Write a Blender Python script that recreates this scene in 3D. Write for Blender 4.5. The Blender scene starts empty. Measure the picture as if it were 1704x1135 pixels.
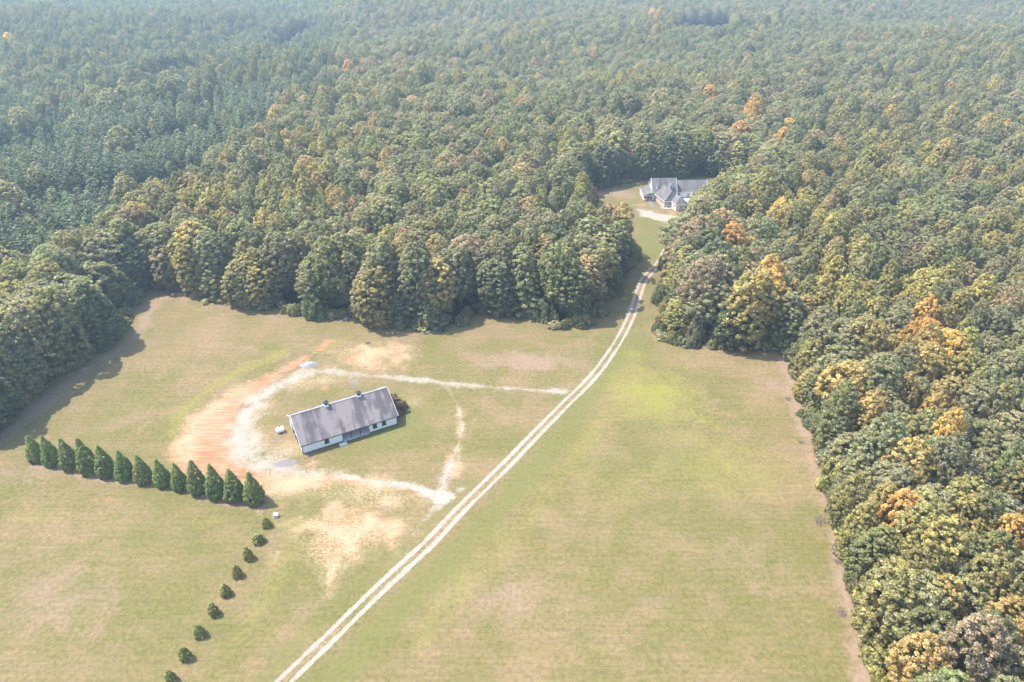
import bpy, math, random
import numpy as np
from mathutils import Vector, Matrix
R = math.radians
rng = np.random.default_rng(11)
random.seed(5)
scene = bpy.context.scene
COL = scene.collection

# ------------------------------------------------------------------ camera
H = 110.0; PITCH = R(31.5); F = 1136.0; CX, CY = 852.0, 567.5
SP, CP = math.sin(PITCH), math.cos(PITCH)
cam = bpy.data.cameras.new('camera'); cam.lens = 24; cam.sensor_width = 36
cam.clip_end = 20000; cam.clip_start = 1
co = bpy.data.objects.new('camera', cam); COL.objects.link(co)
co.location = (0, 0, H); co.rotation_euler = (R(90)-PITCH, 0, 0)
scene.camera = co

def G(x, y, z=0.0):
    """ground point seen at photograph pixel x, y"""
    u = (x-CX)/F; v = (y-CY)/F
    d = SP+v*CP
    return ((H-z)*u/d, (H-z)*(CP-v*SP)/d)
def proj(x, y, z):
    x = np.asarray(x, float); y = np.asarray(y, float); z = np.asarray(z, float)
    dep = y*CP+(H-z)*SP
    dn = -y*SP+(H-z)*CP
    dep = np.where(dep > 1, dep, 1)
    return CX+F*x/dep, CY+F*dn/dep, dep

# ------------------------------------------------------------------ helpers
def sm(a, b, x):
    t = np.clip((np.asarray(x, float)-a)/(b-a), 0, 1); return t*t*(3-2*t)
def inpoly(px, py, poly):
    px = np.asarray(px, float); py = np.asarray(py, float)
    c = np.zeros(px.shape, bool); n = len(poly); j = n-1
    for i in range(n):
        xi, yi = poly[i]; xj, yj = poly[j]
        if yi != yj:
            m = ((yi > py) != (yj > py)) & (px < (xj-xi)*(py-yi)/(yj-yi)+xi)
            c ^= m
        j = i
    return c
def dseg(px, py, pts, w=None):
    """distance to polyline; with w (widths) returns d - local width"""
    best = np.full(np.shape(px), 1e9)
    for i in range(len(pts)-1):
        x0, y0 = pts[i]; x1, y1 = pts[i+1]
        dx, dy = x1-x0, y1-y0; L = dx*dx+dy*dy+1e-9
        t = np.clip(((px-x0)*dx+(py-y0)*dy)/L, 0, 1)
        d = np.hypot(px-x0-t*dx, py-y0-t*dy)
        if w is not None: d = d-(w[i]*(1-t)+w[i+1]*t)
        best = np.minimum(best, d)
    return best
def spline(pts, n=8):
    P = [np.array(p, float) for p in pts]; P = [2*P[0]-P[1]]+P+[2*P[-1]-P[-2]]
    out = []
    for i in range(1, len(P)-2):
        for k in range(n):
            t = k/n
            out.append(0.5*((2*P[i])+(-P[i-1]+P[i+1])*t+(2*P[i-1]-5*P[i]+4*P[i+1]-P[i+2])*t*t+(-P[i-1]+3*P[i]-3*P[i+1]+P[i+2])*t**3))
    out.append(P[-2]); return out
def vnoise(x, y, s, seed=0):
    """smooth value noise"""
    x = np.asarray(x, float)/s+seed*17.31; y = np.asarray(y, float)/s+seed*9.17
    xi = np.floor(x); yi = np.floor(y); fx = x-xi; fy = y-yi
    fx = fx*fx*(3-2*fx); fy = fy*fy*(3-2*fy)
    def h(a, b):
        v = np.sin(a*127.1+b*311.7+seed*74.7)*43758.5453; return v-np.floor(v)
    return (h(xi, yi)*(1-fx)+h(xi+1, yi)*fx)*(1-fy)+(h(xi, yi+1)*(1-fx)+h(xi+1, yi+1)*fx)*fy

def terrain(x, y):
    x = np.asarray(x, float); y = np.asarray(y, float)
    k = sm(380, 700, y)
    z = k*(7*np.sin(x/170+1.3)*np.cos(y/230)+5*np.sin((x+y)/120)+4*np.sin((x-1.5*y)/90+.7))
    z += -10*np.exp(-(dseg(x, y, RAV)/45)**2)
    return z
RAV = [G(255, 125), G(328, 112), G(391, 102), G(440, 70), G(500, 35)]

class MB:
    def __init__(s): s.v = []; s.f = []
    def add(s, vs, fs):
        o = len(s.v); s.v += [tuple(p) for p in vs]; s.f += [tuple(i+o for i in f) for f in fs]; return s
    def box(s, x0, y0, z0, x1, y1, z1):
        return s.add([(x0,y0,z0),(x1,y0,z0),(x1,y1,z0),(x0,y1,z0),(x0,y0,z1),(x1,y0,z1),(x1,y1,z1),(x0,y1,z1)],
            [(0,3,2,1),(4,5,6,7),(0,1,5,4),(1,2,6,5),(2,3,7,6),(3,0,4,7)])
    def bar(s, a, b, w, h=None):
        a = Vector(a); b = Vector(b); h = h or w; d = (b-a).normalized()
        up = Vector((0,0,1)) if abs(d.z) < .95 else Vector((1,0,0))
        sd = d.cross(up).normalized()*w/2; u = sd.cross(d).normalized()*h/2
        vs = [a-sd-u, a+sd-u, a+sd+u, a-sd+u, b-sd-u, b+sd-u, b+sd+u, b-sd+u]
        return s.add(vs, [(0,3,2,1),(4,5,6,7),(0,1,5,4),(1,2,6,5),(2,3,7,6),(3,0,4,7)])
    def slab(s, pts, t):
        """prism: polygon pts (3D, ccw from above) thickened downward by t"""
        n = len(pts); a = [tuple(p) for p in pts]; b = [(p[0], p[1], p[2]-t) for p in pts]
        return s.add(a+b, [tuple(range(n)), tuple(range(2*n-1, n-1, -1))]+[(i, i+n, (i+1) % n+n, (i+1) % n) for i in range(n)])
    def tube(s, pts, rad, n=7):
        rings = []
        for i, p in enumerate(pts):
            p = Vector(p); d = (Vector(pts[min(i+1, len(pts)-1)])-Vector(pts[max(i-1, 0)])).normalized()
            a = d.orthogonal().normalized(); b = d.cross(a)
            rings.append([p+(a*math.cos(2*math.pi*k/n)+b*math.sin(2*math.pi*k/n))*rad[i] for k in range(n)])
        vs = [q for r in rings for q in r]; fs = []
        for i in range(len(pts)-1):
            for k in range(n):
                fs.append((i*n+k, i*n+(k+1) % n, (i+1)*n+(k+1) % n, (i+1)*n+k))
        fs.append(tuple(range(n-1, -1, -1))); fs.append(tuple((len(pts)-1)*n+k for k in range(n)))
        return s.add(vs, fs)
    def mesh(s, name, m=None, smooth=False):
        me = bpy.data.meshes.new(name); me.from_pydata(s.v, [], s.f); me.update()
        if m: me.materials.append(m)
        if smooth: me.polygons.foreach_set('use_smooth', [True]*len(me.polygons))
        return me
    def build(s, name, m, parent=None, smooth=False):
        o = bpy.data.objects.new(name, s.mesh(name, m, smooth)); COL.objects.link(o)
        if parent: o.parent = parent
        return o
def tag(o, label=None, cat=None, group=None, kind=None):
    if label: o['label'] = label
    if cat: o['category'] = cat
    if group: o['group'] = group
    if kind: o['kind'] = kind
    return o
def empty(name, loc, rz=0):
    o = bpy.data.objects.new(name, None); COL.objects.link(o); o.location = loc; o.rotation_euler = (0, 0, rz)
    o.empty_display_size = .5
    return o

# ------------------------------------------------------------------ materials
class NT:
    def __init__(s, name):
        s.m = bpy.data.materials.new(name); s.m.use_nodes = True; s.t = s.m.node_tree
        s.t.nodes.clear(); s.out = s.n('ShaderNodeOutputMaterial')
    def n(s, typ, **kw):
        nd = s.t.nodes.new(typ)
        for k, v in kw.items(): setattr(nd, k, v)
        return nd
    def l(s, a, b): s.t.links.new(a, b)
    def val(s, sock, v):
        if hasattr(v, 'links') or isinstance(v, bpy.types.NodeSocket): s.l(v, sock)
        else: sock.default_value = v
    def math(s, op, a, b=0.0, clamp=False):
        nd = s.n('ShaderNodeMath', operation=op, use_clamp=clamp); s.val(nd.inputs[0], a); s.val(nd.inputs[1], b); return nd.outputs[0]
    def mix(s, f, a, b, bt='MIX'):
        nd = s.n('ShaderNodeMix', data_type='RGBA', blend_type=bt); s.val(nd.inputs[0], f)
        for sk, v in ((nd.inputs[6], a), (nd.inputs[7], b)):
            if isinstance(v, bpy.types.NodeSocket): s.l(v, sk)
            else: sk.default_value = (*v, 1) if len(v) == 3 else v
        return nd.outputs[2]
    def noise(s, vec, sc, det=3, rough=.55, dist=0):
        nd = s.n('ShaderNodeTexNoise'); nd.inputs['Scale'].default_value = sc; nd.inputs['Detail'].default_value = det
        nd.inputs['Roughness'].default_value = rough; nd.inputs['Distortion'].default_value = dist
        if vec is not None: s.l(vec, nd.inputs['Vector'])
        return nd.outputs[0]
    def ramp(s, f, a, b):
        nd = s.n('ShaderNodeMapRange', interpolation_type='SMOOTHSTEP'); s.val(nd.inputs[0], f)
        nd.inputs[1].default_value = a; nd.inputs[2].default_value = b; return nd.outputs[0]
    def mapping(s, vec, scale=(1,1,1), rot=(0,0,0)):
        nd = s.n('ShaderNodeMapping'); nd.inputs['Scale'].default_value = scale; nd.inputs['Rotation'].default_value = rot
        s.l(vec, nd.inputs[0]); return nd.outputs[0]
    def bsdf(s, col, rough=.9, spec=.2, metal=0, bump=None, bs=.3, bd=.05):
        b = s.n('ShaderNodeBsdfPrincipled')
        if isinstance(col, bpy.types.NodeSocket): s.l(col, b.inputs['Base Color'])
        else: b.inputs['Base Color'].default_value = (*col, 1)
        s.val(b.inputs['Roughness'], rough); b.inputs['Specular IOR Level'].default_value = spec; b.inputs['Metallic'].default_value = metal
        if bump is not None:
            bp = s.n('ShaderNodeBump'); bp.inputs['Strength'].default_value = bs; bp.inputs['Distance'].default_value = bd
            s.l(bump, bp.inputs['Height']); s.l(bp.outputs[0], b.inputs['Normal'])
        s.l(b.outputs[0], s.out.inputs[0]); return b
def simple(name, c, rough=.8, spec=.3, var=.12, sc=1.5, metal=0):
    t = NT(name); g = t.n('ShaderNodeNewGeometry').outputs['Position']
    n1 = t.noise(g, sc, 4, .6); n2 = t.noise(g, sc*8, 2, .6)
    f = t.math('ADD', t.math('MULTIPLY', n1, .7), t.math('MULTIPLY', n2, .3))
    col = t.mix(f, [x*(1-var*1.6) for x in c], [min(1, x*(1+var*1.6)) for x in c])
    t.bsdf(col, rough, spec, metal, n2, .2, .02); return t.m

def foliage_mat(name, transl=.48):
    t = NT(name)
    a = t.n('ShaderNodeAttribute', attribute_type='INSTANCER', attribute_name='tint')
    v = t.n('ShaderNodeAttribute', attribute_type='GEOMETRY', attribute_name='lv')
    pos = t.n('ShaderNodeNewGeometry').outputs['Position']
    # leaf to leaf colour: clump tone and a drift toward yellower leaves
    sep = t.n('ShaderNodeSeparateColor'); t.l(v.outputs['Color'], sep.inputs[0])
    tone = t.math('ADD', t.math('MULTIPLY', sep.outputs[0], .75), .62)
    big = t.ramp(t.noise(pos, .35, 2), .3, .7)
    c = t.mix(1.0, a.outputs['Color'], (1, 1, 1), 'MULTIPLY')
    yel = t.mix(1.0, a.outputs['Color'], (1.22, 1.10, .80), 'MULTIPLY')
    c = t.mix(t.math('MULTIPLY', t.math('ADD', sep.outputs[1], big), .42), c, yel)
    vm = t.n('ShaderNodeVectorMath', operation='SCALE'); t.l(c, vm.inputs[0]); t.l(tone, vm.inputs['Scale'])
    d = t.n('ShaderNodeBsdfDiffuse'); t.l(vm.outputs[0], d.inputs[0])
    ca = t.n('ShaderNodeAttribute', attribute_type='GEOMETRY', attribute_name='cn')
    vt = t.n('ShaderNodeVectorTransform', vector_type='NORMAL', convert_from='OBJECT', convert_to='WORLD'); t.l(ca.outputs['Vector'], vt.inputs[0]); t.l(vt.outputs[0], d.inputs['Normal'])
    tr = t.n('ShaderNodeBsdfTranslucent')
    tc = t.mix(1.0, vm.outputs[0], (1.15, 1.2, .6), 'MULTIPLY'); t.l(tc, tr.inputs[0])
    gl = t.n('ShaderNodeBsdfGlossy'); gl.inputs['Roughness'].default_value = .45; gl.inputs[0].default_value = (1, 1, 1, 1)
    m = t.n('ShaderNodeMixShader'); m.inputs[0].default_value = transl; t.l(d.outputs[0], m.inputs[1]); t.l(tr.outputs[0], m.inputs[2])
    m2 = t.n('ShaderNodeMixShader'); m2.inputs[0].default_value = .035; t.l(m.outputs[0], m2.inputs[1]); t.l(gl.outputs[0], m2.inputs[2])
    t.l(m2.outputs[0], t.out.inputs[0]); return t.m
LEAF = foliage_mat('foliage')
def bark_mat():
    t = NT('bark'); g = t.n('ShaderNodeNewGeometry').outputs['Position']
    n = t.noise(t.mapping(g, (6, 6, 1.2)), 1, 4, .6)
    t.bsdf(t.mix(n, (.10, .085, .07), (.28, .25, .215)), .95, .1, 0, n, .5, .03); return t.m
BARK = bark_mat()

def ground_mat():
    t = NT('ground')
    pos = t.n('ShaderNodeNewGeometry').outputs['Position']
    def att(n):
        a = t.n('ShaderNodeAttribute', attribute_type='GEOMETRY', attribute_name=n)
        s = t.n('ShaderNodeSeparateColor'); t.l(a.outputs['Color'], s.inputs[0]); return s.outputs
    c1, c2, c3 = att('m1'), att('m2'), att('m3')
    big = t.noise(pos, .018, 5, .6, .6)
    mid = t.noise(pos, .11, 5, .65, .4)
    fine = t.noise(pos, 1.1, 5, .75)
    grit = t.noise(pos, 4.5, 3, .7); tuft = t.noise(pos, 2.3, 4, .8, .4)
    # grass: olive green against dry straw-tan
    st = t.noise(t.mapping(pos, (.05, 1.6, 1), (0, 0, R(38))), 1, 3, .6)   # mown swathes
    st2 = t.noise(t.mapping(pos, (.04, .55, 1), (0, 0, R(61))), 1, 3, .6)
    g = t.mix(t.ramp(t.math('ADD', t.math('MULTIPLY', big, .5), t.math('MULTIPLY', mid, .5)), .40, .62), (.310, .278, .094), (.49, .345, .195))
    f2 = t.math('ADD', t.math('MULTIPLY', fine, .6), t.math('MULTIPLY', grit, .4))
    g = t.mix(t.ramp(f2, .36, .62), t.mix(1.0, g, (.62, .70, .62), 'MULTIPLY'), t.mix(1.0, g, (1.30, 1.22, 1.22), 'MULTIPLY'))
    g = t.mix(t.math('MULTIPLY', t.ramp(tuft, .56, .70), .55), g, (.15, .165, .06)); g = t.mix(t.math('MULTIPLY', t.ramp(tuft, .44, .32), .55), g, (.56, .45, .30))
    g = t.mix(t.math('MULTIPLY', t.ramp(st, .42, .6), .26), g, (.19, .20, .08))
    g = t.mix(t.math('MULTIPLY', t.ramp(st2, .45, .6), .18), g, (.38, .30, .17))
    nz = t.math('SUBTRACT', t.math('ADD', t.math('MULTIPLY', mid, .55), t.math('MULTIPLY', fine, .45)), .5)
    nf = t.math('SUBTRACT', t.math('ADD', t.math('MULTIPLY', fine, .55), t.math('MULTIPLY', grit, .45)), .5)
    def layer(base, mask, col, lo, hi, nn, k):
        m = t.math('ADD', mask, t.math('MULTIPLY', nn, t.math('MULTIPLY', t.math('MINIMUM', t.math('MULTIPLY', mask, 4), 1), k)))
        return t.mix(t.ramp(m, lo, hi), base, col)
    tone = lambda a, b, n=None: t.mix(t.ramp(n if n is not None else fine, .3, .7), a, b)
    g = layer(g, c2[1], tone((.45, .31, .21), (.58, .42, .29)), .25, .95, nz, 1.4)      # dry pinkish grass
    g = layer(g, c2[0], tone((.25, .258, .075), (.34, .33, .115)), .25, 1.0, nz, 1.2)   # greener grass
    g = layer(g, c3[1], tone((.36, .345, .08), (.50, .455, .125)), .12, 1.0, nz, 1.5)       # yellow green weeds
    g = layer(g, c3[2], t.mix(t.ramp(st, .44, .56), (.24, .20, .11), (.50, .36, .24)), .2, 1.0, nf, .4)   # tyre marks
    rake = t.noise(t.mapping(pos, (.15, 2.2, 1), (0, 0, R(-4))), 1, 3, .7)
    g = layer(g, c1[1], t.mix(t.ramp(t.math('ADD', t.math('MULTIPLY', rake, .6), t.math('MULTIPLY', mid, .4)), .38, .62), (.66, .28, .145), (.90, .53, .33)), .12, .75, nz, 1.5)   # red clay
    straw = t.noise(t.mapping(pos, (1.4, 3.0, 1), (0, 0, R(25))), 1, 4, .75)
    sm_ = t.math('MULTIPLY', c1[2], t.ramp(t.math('ADD', t.math('MULTIPLY', straw, .55), t.math('ADD', t.math('MULTIPLY', mid, .2), t.math('MULTIPLY', tuft, .25))), .45, .56))
    g = t.mix(t.math('MULTIPLY', sm_, .95, True), g, tone((.80, .52, .27), (1.0, .84, .56), grit))
    g = layer(g, c1[0], tone((.54, .45, .36), (.86, .76, .64), t.math('ADD', t.math('MULTIPLY', fine, .5), t.math('MULTIPLY', grit, .5))), .18, 1.02, t.math('SUBTRACT', t.math('ADD', t.math('MULTIPLY', tuft, .45), t.math('ADD', t.math('MULTIPLY', grit, .35), t.math('MULTIPLY', fine, .2))), .5), 2.6)      # pale gravel
    g = layer(g, c2[2], tone((.30, .285, .29), (.46, .44, .45), grit), .2, 1.1, nf, 2.4)      # blue grey stone
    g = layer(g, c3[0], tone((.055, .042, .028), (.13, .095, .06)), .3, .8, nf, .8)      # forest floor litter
    bh = t.math('ADD', fine, t.math('MULTIPLY', grit, .6))
    gs = t.n('ShaderNodeVectorMath', operation='SCALE'); t.l(g, gs.inputs[0]); gs.inputs['Scale'].default_value = .465
    t.bsdf(gs.outputs[0], .95, .12, 0, bh, .55, .14)
    return t.m
GROUND = ground_mat()

# ------------------------------------------------------------------ layout of the open ground (photograph pixels -> metres)
FIELD = [(-900, 1600), (-600, 1050), (-150, 800), (0, 706), (60, 655), (105, 622), (165, 588), (212, 548), (228, 510), (247, 486), (300, 489), (400, 508), (470, 520), (520, 529), (590, 534),
         (640, 545), (730, 552), (775, 540), (800, 528), (850, 520), (905, 540), (935, 549), (975, 548), (1000, 532), (1015, 505), (1033, 470),
         (1048, 445), (1058, 425), (1052, 400), (1040, 370), (1010, 362), (985, 345), (972, 322), (1000, 314), (1040, 305), (1075, 297), (1150, 296), (1240, 299), (1240, 330),
         (1200, 352), (1135, 368), (1118, 400), (1105, 428), (1092, 455), (1100, 490), (1095, 530), (1088, 552),
         (1102, 571), (1150, 577), (1230, 582), (1300, 583), (1322, 640), (1332, 690), (1352, 740), (1375, 800), (1388, 860), (1398, 930), (1420, 1010),
         (1452, 1135), (1560, 1500), (900, 1900)]
FAR1 = [(1118, 80), (1220, 77), (1214, 40), (1132, 41)]      # strip of pale field far off, seen at ground level
FIELD2 = [(-60, 472), (14, 470), (18, 452), (-60, 446)]
GAPS = [  # narrow openings between blocks of trees; canopy pixels
    ([(-40, 318), (46, 312), (141, 300), (230, 293), (305, 282)], 15),
    ([(211, 222), (275, 215), (335, 205)], 15), ([(255, 121), (328, 104), (391, 94), (440, 60), (500, 28)], 17),
    ([(-30, 240), (40, 228), (88, 205)], 15), ([(1345, 166), (1380, 172), (1420, 168)], 8), ([(1370, 288), (1412, 292)], 6),
    ([(1100, 42), (1200, 46), (1290, 40)], 14), ([(255, 160), (330, 172), (352, 160)], 11)]

barnA = Vector((*G(504.7, 755.6), 0)); BL, BW = 24.2, 13.2
be = Vector((.876, .483, 0)).normalized(); bw = Vector((-.483, .876, 0)).normalized(); BANG = math.atan2(be.y, be.x)

def W(pts): return [G(*p) for p in pts]
DRIVE = spline(W([(330, 1290), (405, 1205), (478, 1129), (545, 1065), (611, 1000), (659, 955), (719, 899), (779, 835), (838.7, 777.5), (898.5, 715.6), (942, 671), (987.5, 626), (1028.6, 568), (1053, 519), (1067.6, 474), (1083, 452), (1098, 436), (1110, 415)]), 10)
def masks(x, y):
    """the wear of the ground at world x, y : nine soft masks"""
    P = W; n = vnoise
    wob = (n(x, y, 3.0, 1)-.5)*2.2+(n(x, y, 1.1, 2)-.5)*1.2
    def band(pts, w, soft, k=1.0, sc=1.0):
        d = dseg(x, y, spline(P(pts), 4), None if not isinstance(w, list) else list(np.repeat(w[:-1], 4))+[w[-1]])
        if not isinstance(w, list): d = d-w
        return np.clip(.5-(d+wob*k)/soft, 0, 1)*sc
    def blob(px, py, rx, ry, soft=.5, sc=1.0, rot=0, k=1.0):
        cx, cy = G(px, py); ex = G(px+rx, py)[0]-cx; ey = cy-G(px, py+ry)[1]
        dx = x-cx; dy = y-cy; ca, sa = math.cos(rot), math.sin(rot)
        q = np.hypot((dx*ca+dy*sa)/ex, (-dx*sa+dy*ca)/ey)+wob*.13*k
        return np.clip((1-q)/soft+.0, 0, 1)*sc
    mx = np.maximum
    # ---- pale gravel: loop round the barn
    gr = band([(735, 828), (690, 812), (640, 803), (560, 793)], [1.3, 1.0, .8, .7], 1.8, .6, .9)
    gr = mx(gr, band([(560, 793), (500, 786), (450, 776), (415, 758), (402, 735), (404, 705), (420, 676), (450, 650), (492, 626)], [.7, 1.2, 2.4, 3.4, 3.6, 3.2, 2.7, 2.3, 1.7], 5.5, 1.5, .92))
    gr = mx(gr, band([(492, 626), (525, 618), (565, 620), (600, 623), (640, 627)], [2.6, 1.8, 1.5, 1.5, 1.3], 3.0, 1, .72))
    gr = mx(gr, band([(640, 627), (690, 631), (740, 637), (800, 643)], [1.5, 1.3, 1.0, .8], 2.4, .8, .80))
    gr = mx(gr, band([(800, 643), (870, 648), (925, 651), (945, 652)], [.6, .7, .9, .6], 2.0, .6, .85))
    gr = mx(gr, blob(736, 828, 26, 16, .5, 1.0)); gr = mx(gr, blob(766, 814, 15, 9, 1, .7, 0, 2)); gr = mx(gr, blob(726, 845, 22, 9, .6, .65, .6))
    gr = mx(gr, band([(735, 818), (742, 792), (752, 765), (763, 738), (768, 705), (762, 675), (742, 642)], [1.3, 1.0, .6, .5, .5, .35, .3], 1.9, .4, .82))
    gr = mx(gr, band([(722, 850), (700, 872), (685, 892)], [.7, .4, .1], 1.3, .5, .55))
    gr = mx(gr, blob(478, 750, 30, 14, .9, .62)); gr = mx(gr, blob(515, 608, 18, 6, .6, .8)); gr = mx(gr, band([(525, 608), (548, 616), (580, 618)], .3, 1.2, .6, .6))
    gr = mx(gr, blob(912, 651, 16, 3, .8, .75)); gr = mx(gr, blob(592, 632, 12, 8, 1, .5))
    gr = mx(gr, blob(1104, 345, 7, 3.5, .4, .9, 0, .1)); gr = mx(gr, band([(1062, 349), (1078, 356), (1098, 361), (1125, 367)], [2.0, 4.2, 5.0, 5], 3, 1.2, .9))
    gr = mx(gr, band([(450, 526), (505, 529), (560, 531)], .8, 2.2, .8, .28)); gr = mx(gr, blob(548, 529, 22, 5, .8, .62))
    # ---- red clay
    so = band([(548, 568), (520, 588), (482, 610), (440, 634), (402, 662), (378, 694), (368, 725), (372, 757), (392, 782)], [.1, .5, 1.4, 2.2, 2.6, 2.8, 3.6, 4.0, 3.4], 5, 1.4, .85)
    so = mx(so, band([(440, 628), (385, 665), (345, 700), (325, 735), (335, 765), (370, 780)], [1.6, 3.5, 5, 5.5, 5.5, 4], 6, 1.1, .80))
    so = mx(so, band([(392, 785), (440, 800), (500, 805), (560, 800), (640, 808), (700, 822)], [2.6, 2.8, 2.4, 1.8, 1.2, .8], 4, 1, .66))
    so = mx(so, blob(575, 885, 120, 66, 1.0, .72, -.2, 2)); so = mx(so, blob(640, 832, 70, 16, 1, .45)); so = mx(so, blob(625, 593, 84, 32, 1, .75, 0, 2))
    so = mx(so, blob(541, 647, 15, 7, 1, .5, -.6)); so = mx(so, blob(591, 738, 9, 5, 1, .6)); so = mx(so, blob(607, 733, 6, 3.5, 1, .45)); so = mx(so, blob(520, 770, 20, 10, 1, .45))
    so = mx(so, band([(1352, 742), (1356, 765)], 1.0, 2.5, .8, .55)); so = mx(so, blob(704, 610, 14, 8, 1, .42)); so = mx(so, band([(545, 985), (555, 940), (570, 900)], [.2, 1, 2], 2, .7, .6))
    so = mx(so, blob(470, 843, 18, 8, 1, .5)); so = mx(so, blob(1120, 355, 18, 12, 1, .5, 0, 2)); so = mx(so, blob(1070, 340, 16, 10, 1, .5, 0, 2)); so = mx(so, blob(1000, 322, 26, 6, 1, .5)); so = mx(so, blob(1075, 355, 8, 3, .7, .6, 0, .2)); so = mx(so, blob(1300, 652, 22, 14, 1, .25)); so = mx(so, band([(757, 790), (748, 770), (757, 735), (764, 700), (760, 670), (742, 648)], [.8, 1.0, 1.0, 1.0, .9, .6], 2.4, .9, .36))
    so = mx(so, blob(685, 690, 30, 26, 1, .16)); so = mx(so, blob(730, 745, 30, 30, 1, .2)); so = mx(so, blob(352, 1080, 8, 5, .7, .3)); so = mx(so, blob(620, 1018, 14, 10, 1, .28))
    # ---- straw mulch, flecked
    sw = blob(625, 594, 84, 32, .8, 1.0, 0, 2); sw = mx(sw, blob(572, 892, 118, 66, .8, 1.0, -.2, 2.2)); sw = mx(sw, blob(520, 635, 60, 16, .8, .7, .5))
    sw = mx(sw, band([(545, 990), (556, 945), (572, 900)], [.3, 1, 2.4], 3, 1, .9)); sw = mx(sw, blob(655, 832, 80, 20, .9, .8)); sw = mx(sw, blob(690, 668, 22, 12, 1, .5))
    sw = mx(sw, band([(478, 606), (420, 634), (370, 664), (325, 700), (306, 735), (308, 770)], [.4, 1.4, 2.0, 2.4, 2.4, 1.6], 3.5, 1.2, .75)); sw = mx(sw, band([(450, 660), (425, 700), (425, 740)], 2, 4, 1, .6))
    sw = mx(sw, band([(440, 810), (560, 806), (640, 820)], 4, 4, 1, .7)); sw = mx(sw, band([(757, 790), (764, 745), (768, 690)], 1.0, 1.5, .8, .6)); sw = mx(sw, blob(478, 748, 36, 22, .9, .5))
    # ---- greener grass
    ge = blob(620, 700, 175, 95, .8, .85); ge = mx(ge, blob(1150, 760, 300, 150, 1, .6)); ge = mx(ge, blob(900, 1080, 300, 60, 1, .45)); ge = mx(ge, blob(1010, 790, 330, 190, .9, .42)); ge = mx(ge, blob(230, 570, 150, 80, .9, .45))
    ge = mx(ge, band([(500, 1180), (640, 1040), (760, 920), (880, 790), (980, 660), (1060, 560)], 4.5, 6, 1, .75)); ge = mx(ge, band([(430, 1140), (580, 985), (680, 905), (780, 800)], 3.5, 6, 1, .6))
    ge = mx(ge, blob(1082, 410, 34, 44, .6, .95)); ge = mx(ge, blob(1050, 328, 30, 8, .9, .35)); ge = mx(ge, blob(560, 560, 110, 26, 1, .45)); ge = mx(ge, blob(250, 880, 260, 150, .9, .32))
    ge = mx(ge, blob(1020, 1010, 240, 140, 1, .24))
    # ---- dry grass
    dy = band([(1310, 600), (1330, 690), (1352, 760), (1385, 870), (1400, 960), (1440, 1120), (1480, 1300)], [3, 2.0, 1.6, 1.8, 2.2, 2.6, 3], 4.5, 1, .95); dy = mx(dy, blob(1290, 640, 60, 42, 1, .7))
    dy = mx(dy, band([(-200, 850), (0, 725), (110, 640), (225, 560), (262, 500), (330, 496)], [4.5, 4, 3.4, 3.2, 3, 2], 5, 1, .8)); dy = mx(dy, blob(880, 600, 140, 32, .9, .85)); dy = mx(dy, blob(1190, 672, 90, 26, 1, .5))
    dy = mx(dy, blob(850, 1000, 220, 130, 1, .62)); dy = mx(dy, blob(100, 1000, 280, 170, 1, .62)); dy = mx(dy, blob(1250, 940, 200, 150, 1, .5)); dy = mx(dy, blob(520, 1010, 90, 100, 1, .5)); dy = mx(dy, blob(50, 790, 120, 40, .9, .6))
    dy = mx(dy, band([(950, 690), (1030, 590), (1060, 545)], 1.0, 2.0, .7, .6)); dy = mx(dy, blob(1140, 350, 30, 14, 1, .7)); dy = mx(dy, blob(1030, 322, 60, 20, 1, .85)); dy = mx(dy, blob(1095, 560, 16, 18, .8, .8))
    dy = mx(dy, band([(50, 775), (160, 792), (300, 815), (430, 845)], 1.6, 2.5, .8, .8))
    # ---- blue grey stone
    bl = blob(476, 771, 33, 9, .7, .95, .2); bl = mx(bl, blob(462, 732, 18, 8, 1.0, .66)); bl = mx(bl, blob(590, 637, 14, 10, 1, .9, 0, 2)); bl = mx(bl, blob(1083, 339, 5, 11, .4, 1, 0, .1)); bl = mx(bl, blob(430, 768, 26, 6, 1, .5))
    # ---- yellow green weeds
    yg = blob(1085, 655, 130, 85, .9, .9); yg = mx(yg, blob(1200, 780, 200, 90, 1, .6)); yg = mx(yg, blob(1000, 800, 160, 90, 1, .4)); yg = mx(yg, band([(1060, 610), (1110, 650), (1150, 685), (1210, 730), (1260, 770)], [3.0, 2.4, 1.8, 1.2, .5], 5, 2.2, .6)); yg = mx(yg, blob(1130, 730, 170, 60, 1, .42)); yg = mx(yg, blob(1060, 590, 60, 24, 1, .6))
    yg = mx(yg, band([(700, 1060), (840, 900), (950, 770), (1030, 660)], 3.5, 5, 1.2, .42)); yg = mx(yg, blob(540, 575, 70, 18, 1, .6, .5)); yg = mx(yg, blob(350, 865, 45, 20, 1, .55)); yg = mx(yg, band([(490, 870), (470, 960), (380, 1080)], 2.5, 6, 1, .5)); yg = mx(yg, band([(470, 585), (385, 625), (300, 690), (285, 735)], 2, 4, 1, .65)); yg = mx(yg, blob(60, 860, 70, 24, 1, .5))
    # ---- tyre marks
    ty = band([(545, 558), (500, 590), (470, 608)], 2.4, 3, .8, .55); ty = mx(ty, band([(210, 720), (240, 700), (300, 650), (420, 590)], 1.8, 3, .8, .30)); ty = mx(ty, band([(500, 1150), (690, 985), (860, 815), (990, 680), (1050, 580)], .8, 2, .4, .32))
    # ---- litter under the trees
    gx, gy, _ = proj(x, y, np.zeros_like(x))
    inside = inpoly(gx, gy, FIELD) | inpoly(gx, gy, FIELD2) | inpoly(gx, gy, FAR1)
    edge = dseg(x, y, W(FIELD[:45]+FIELD[45:]))
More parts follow.
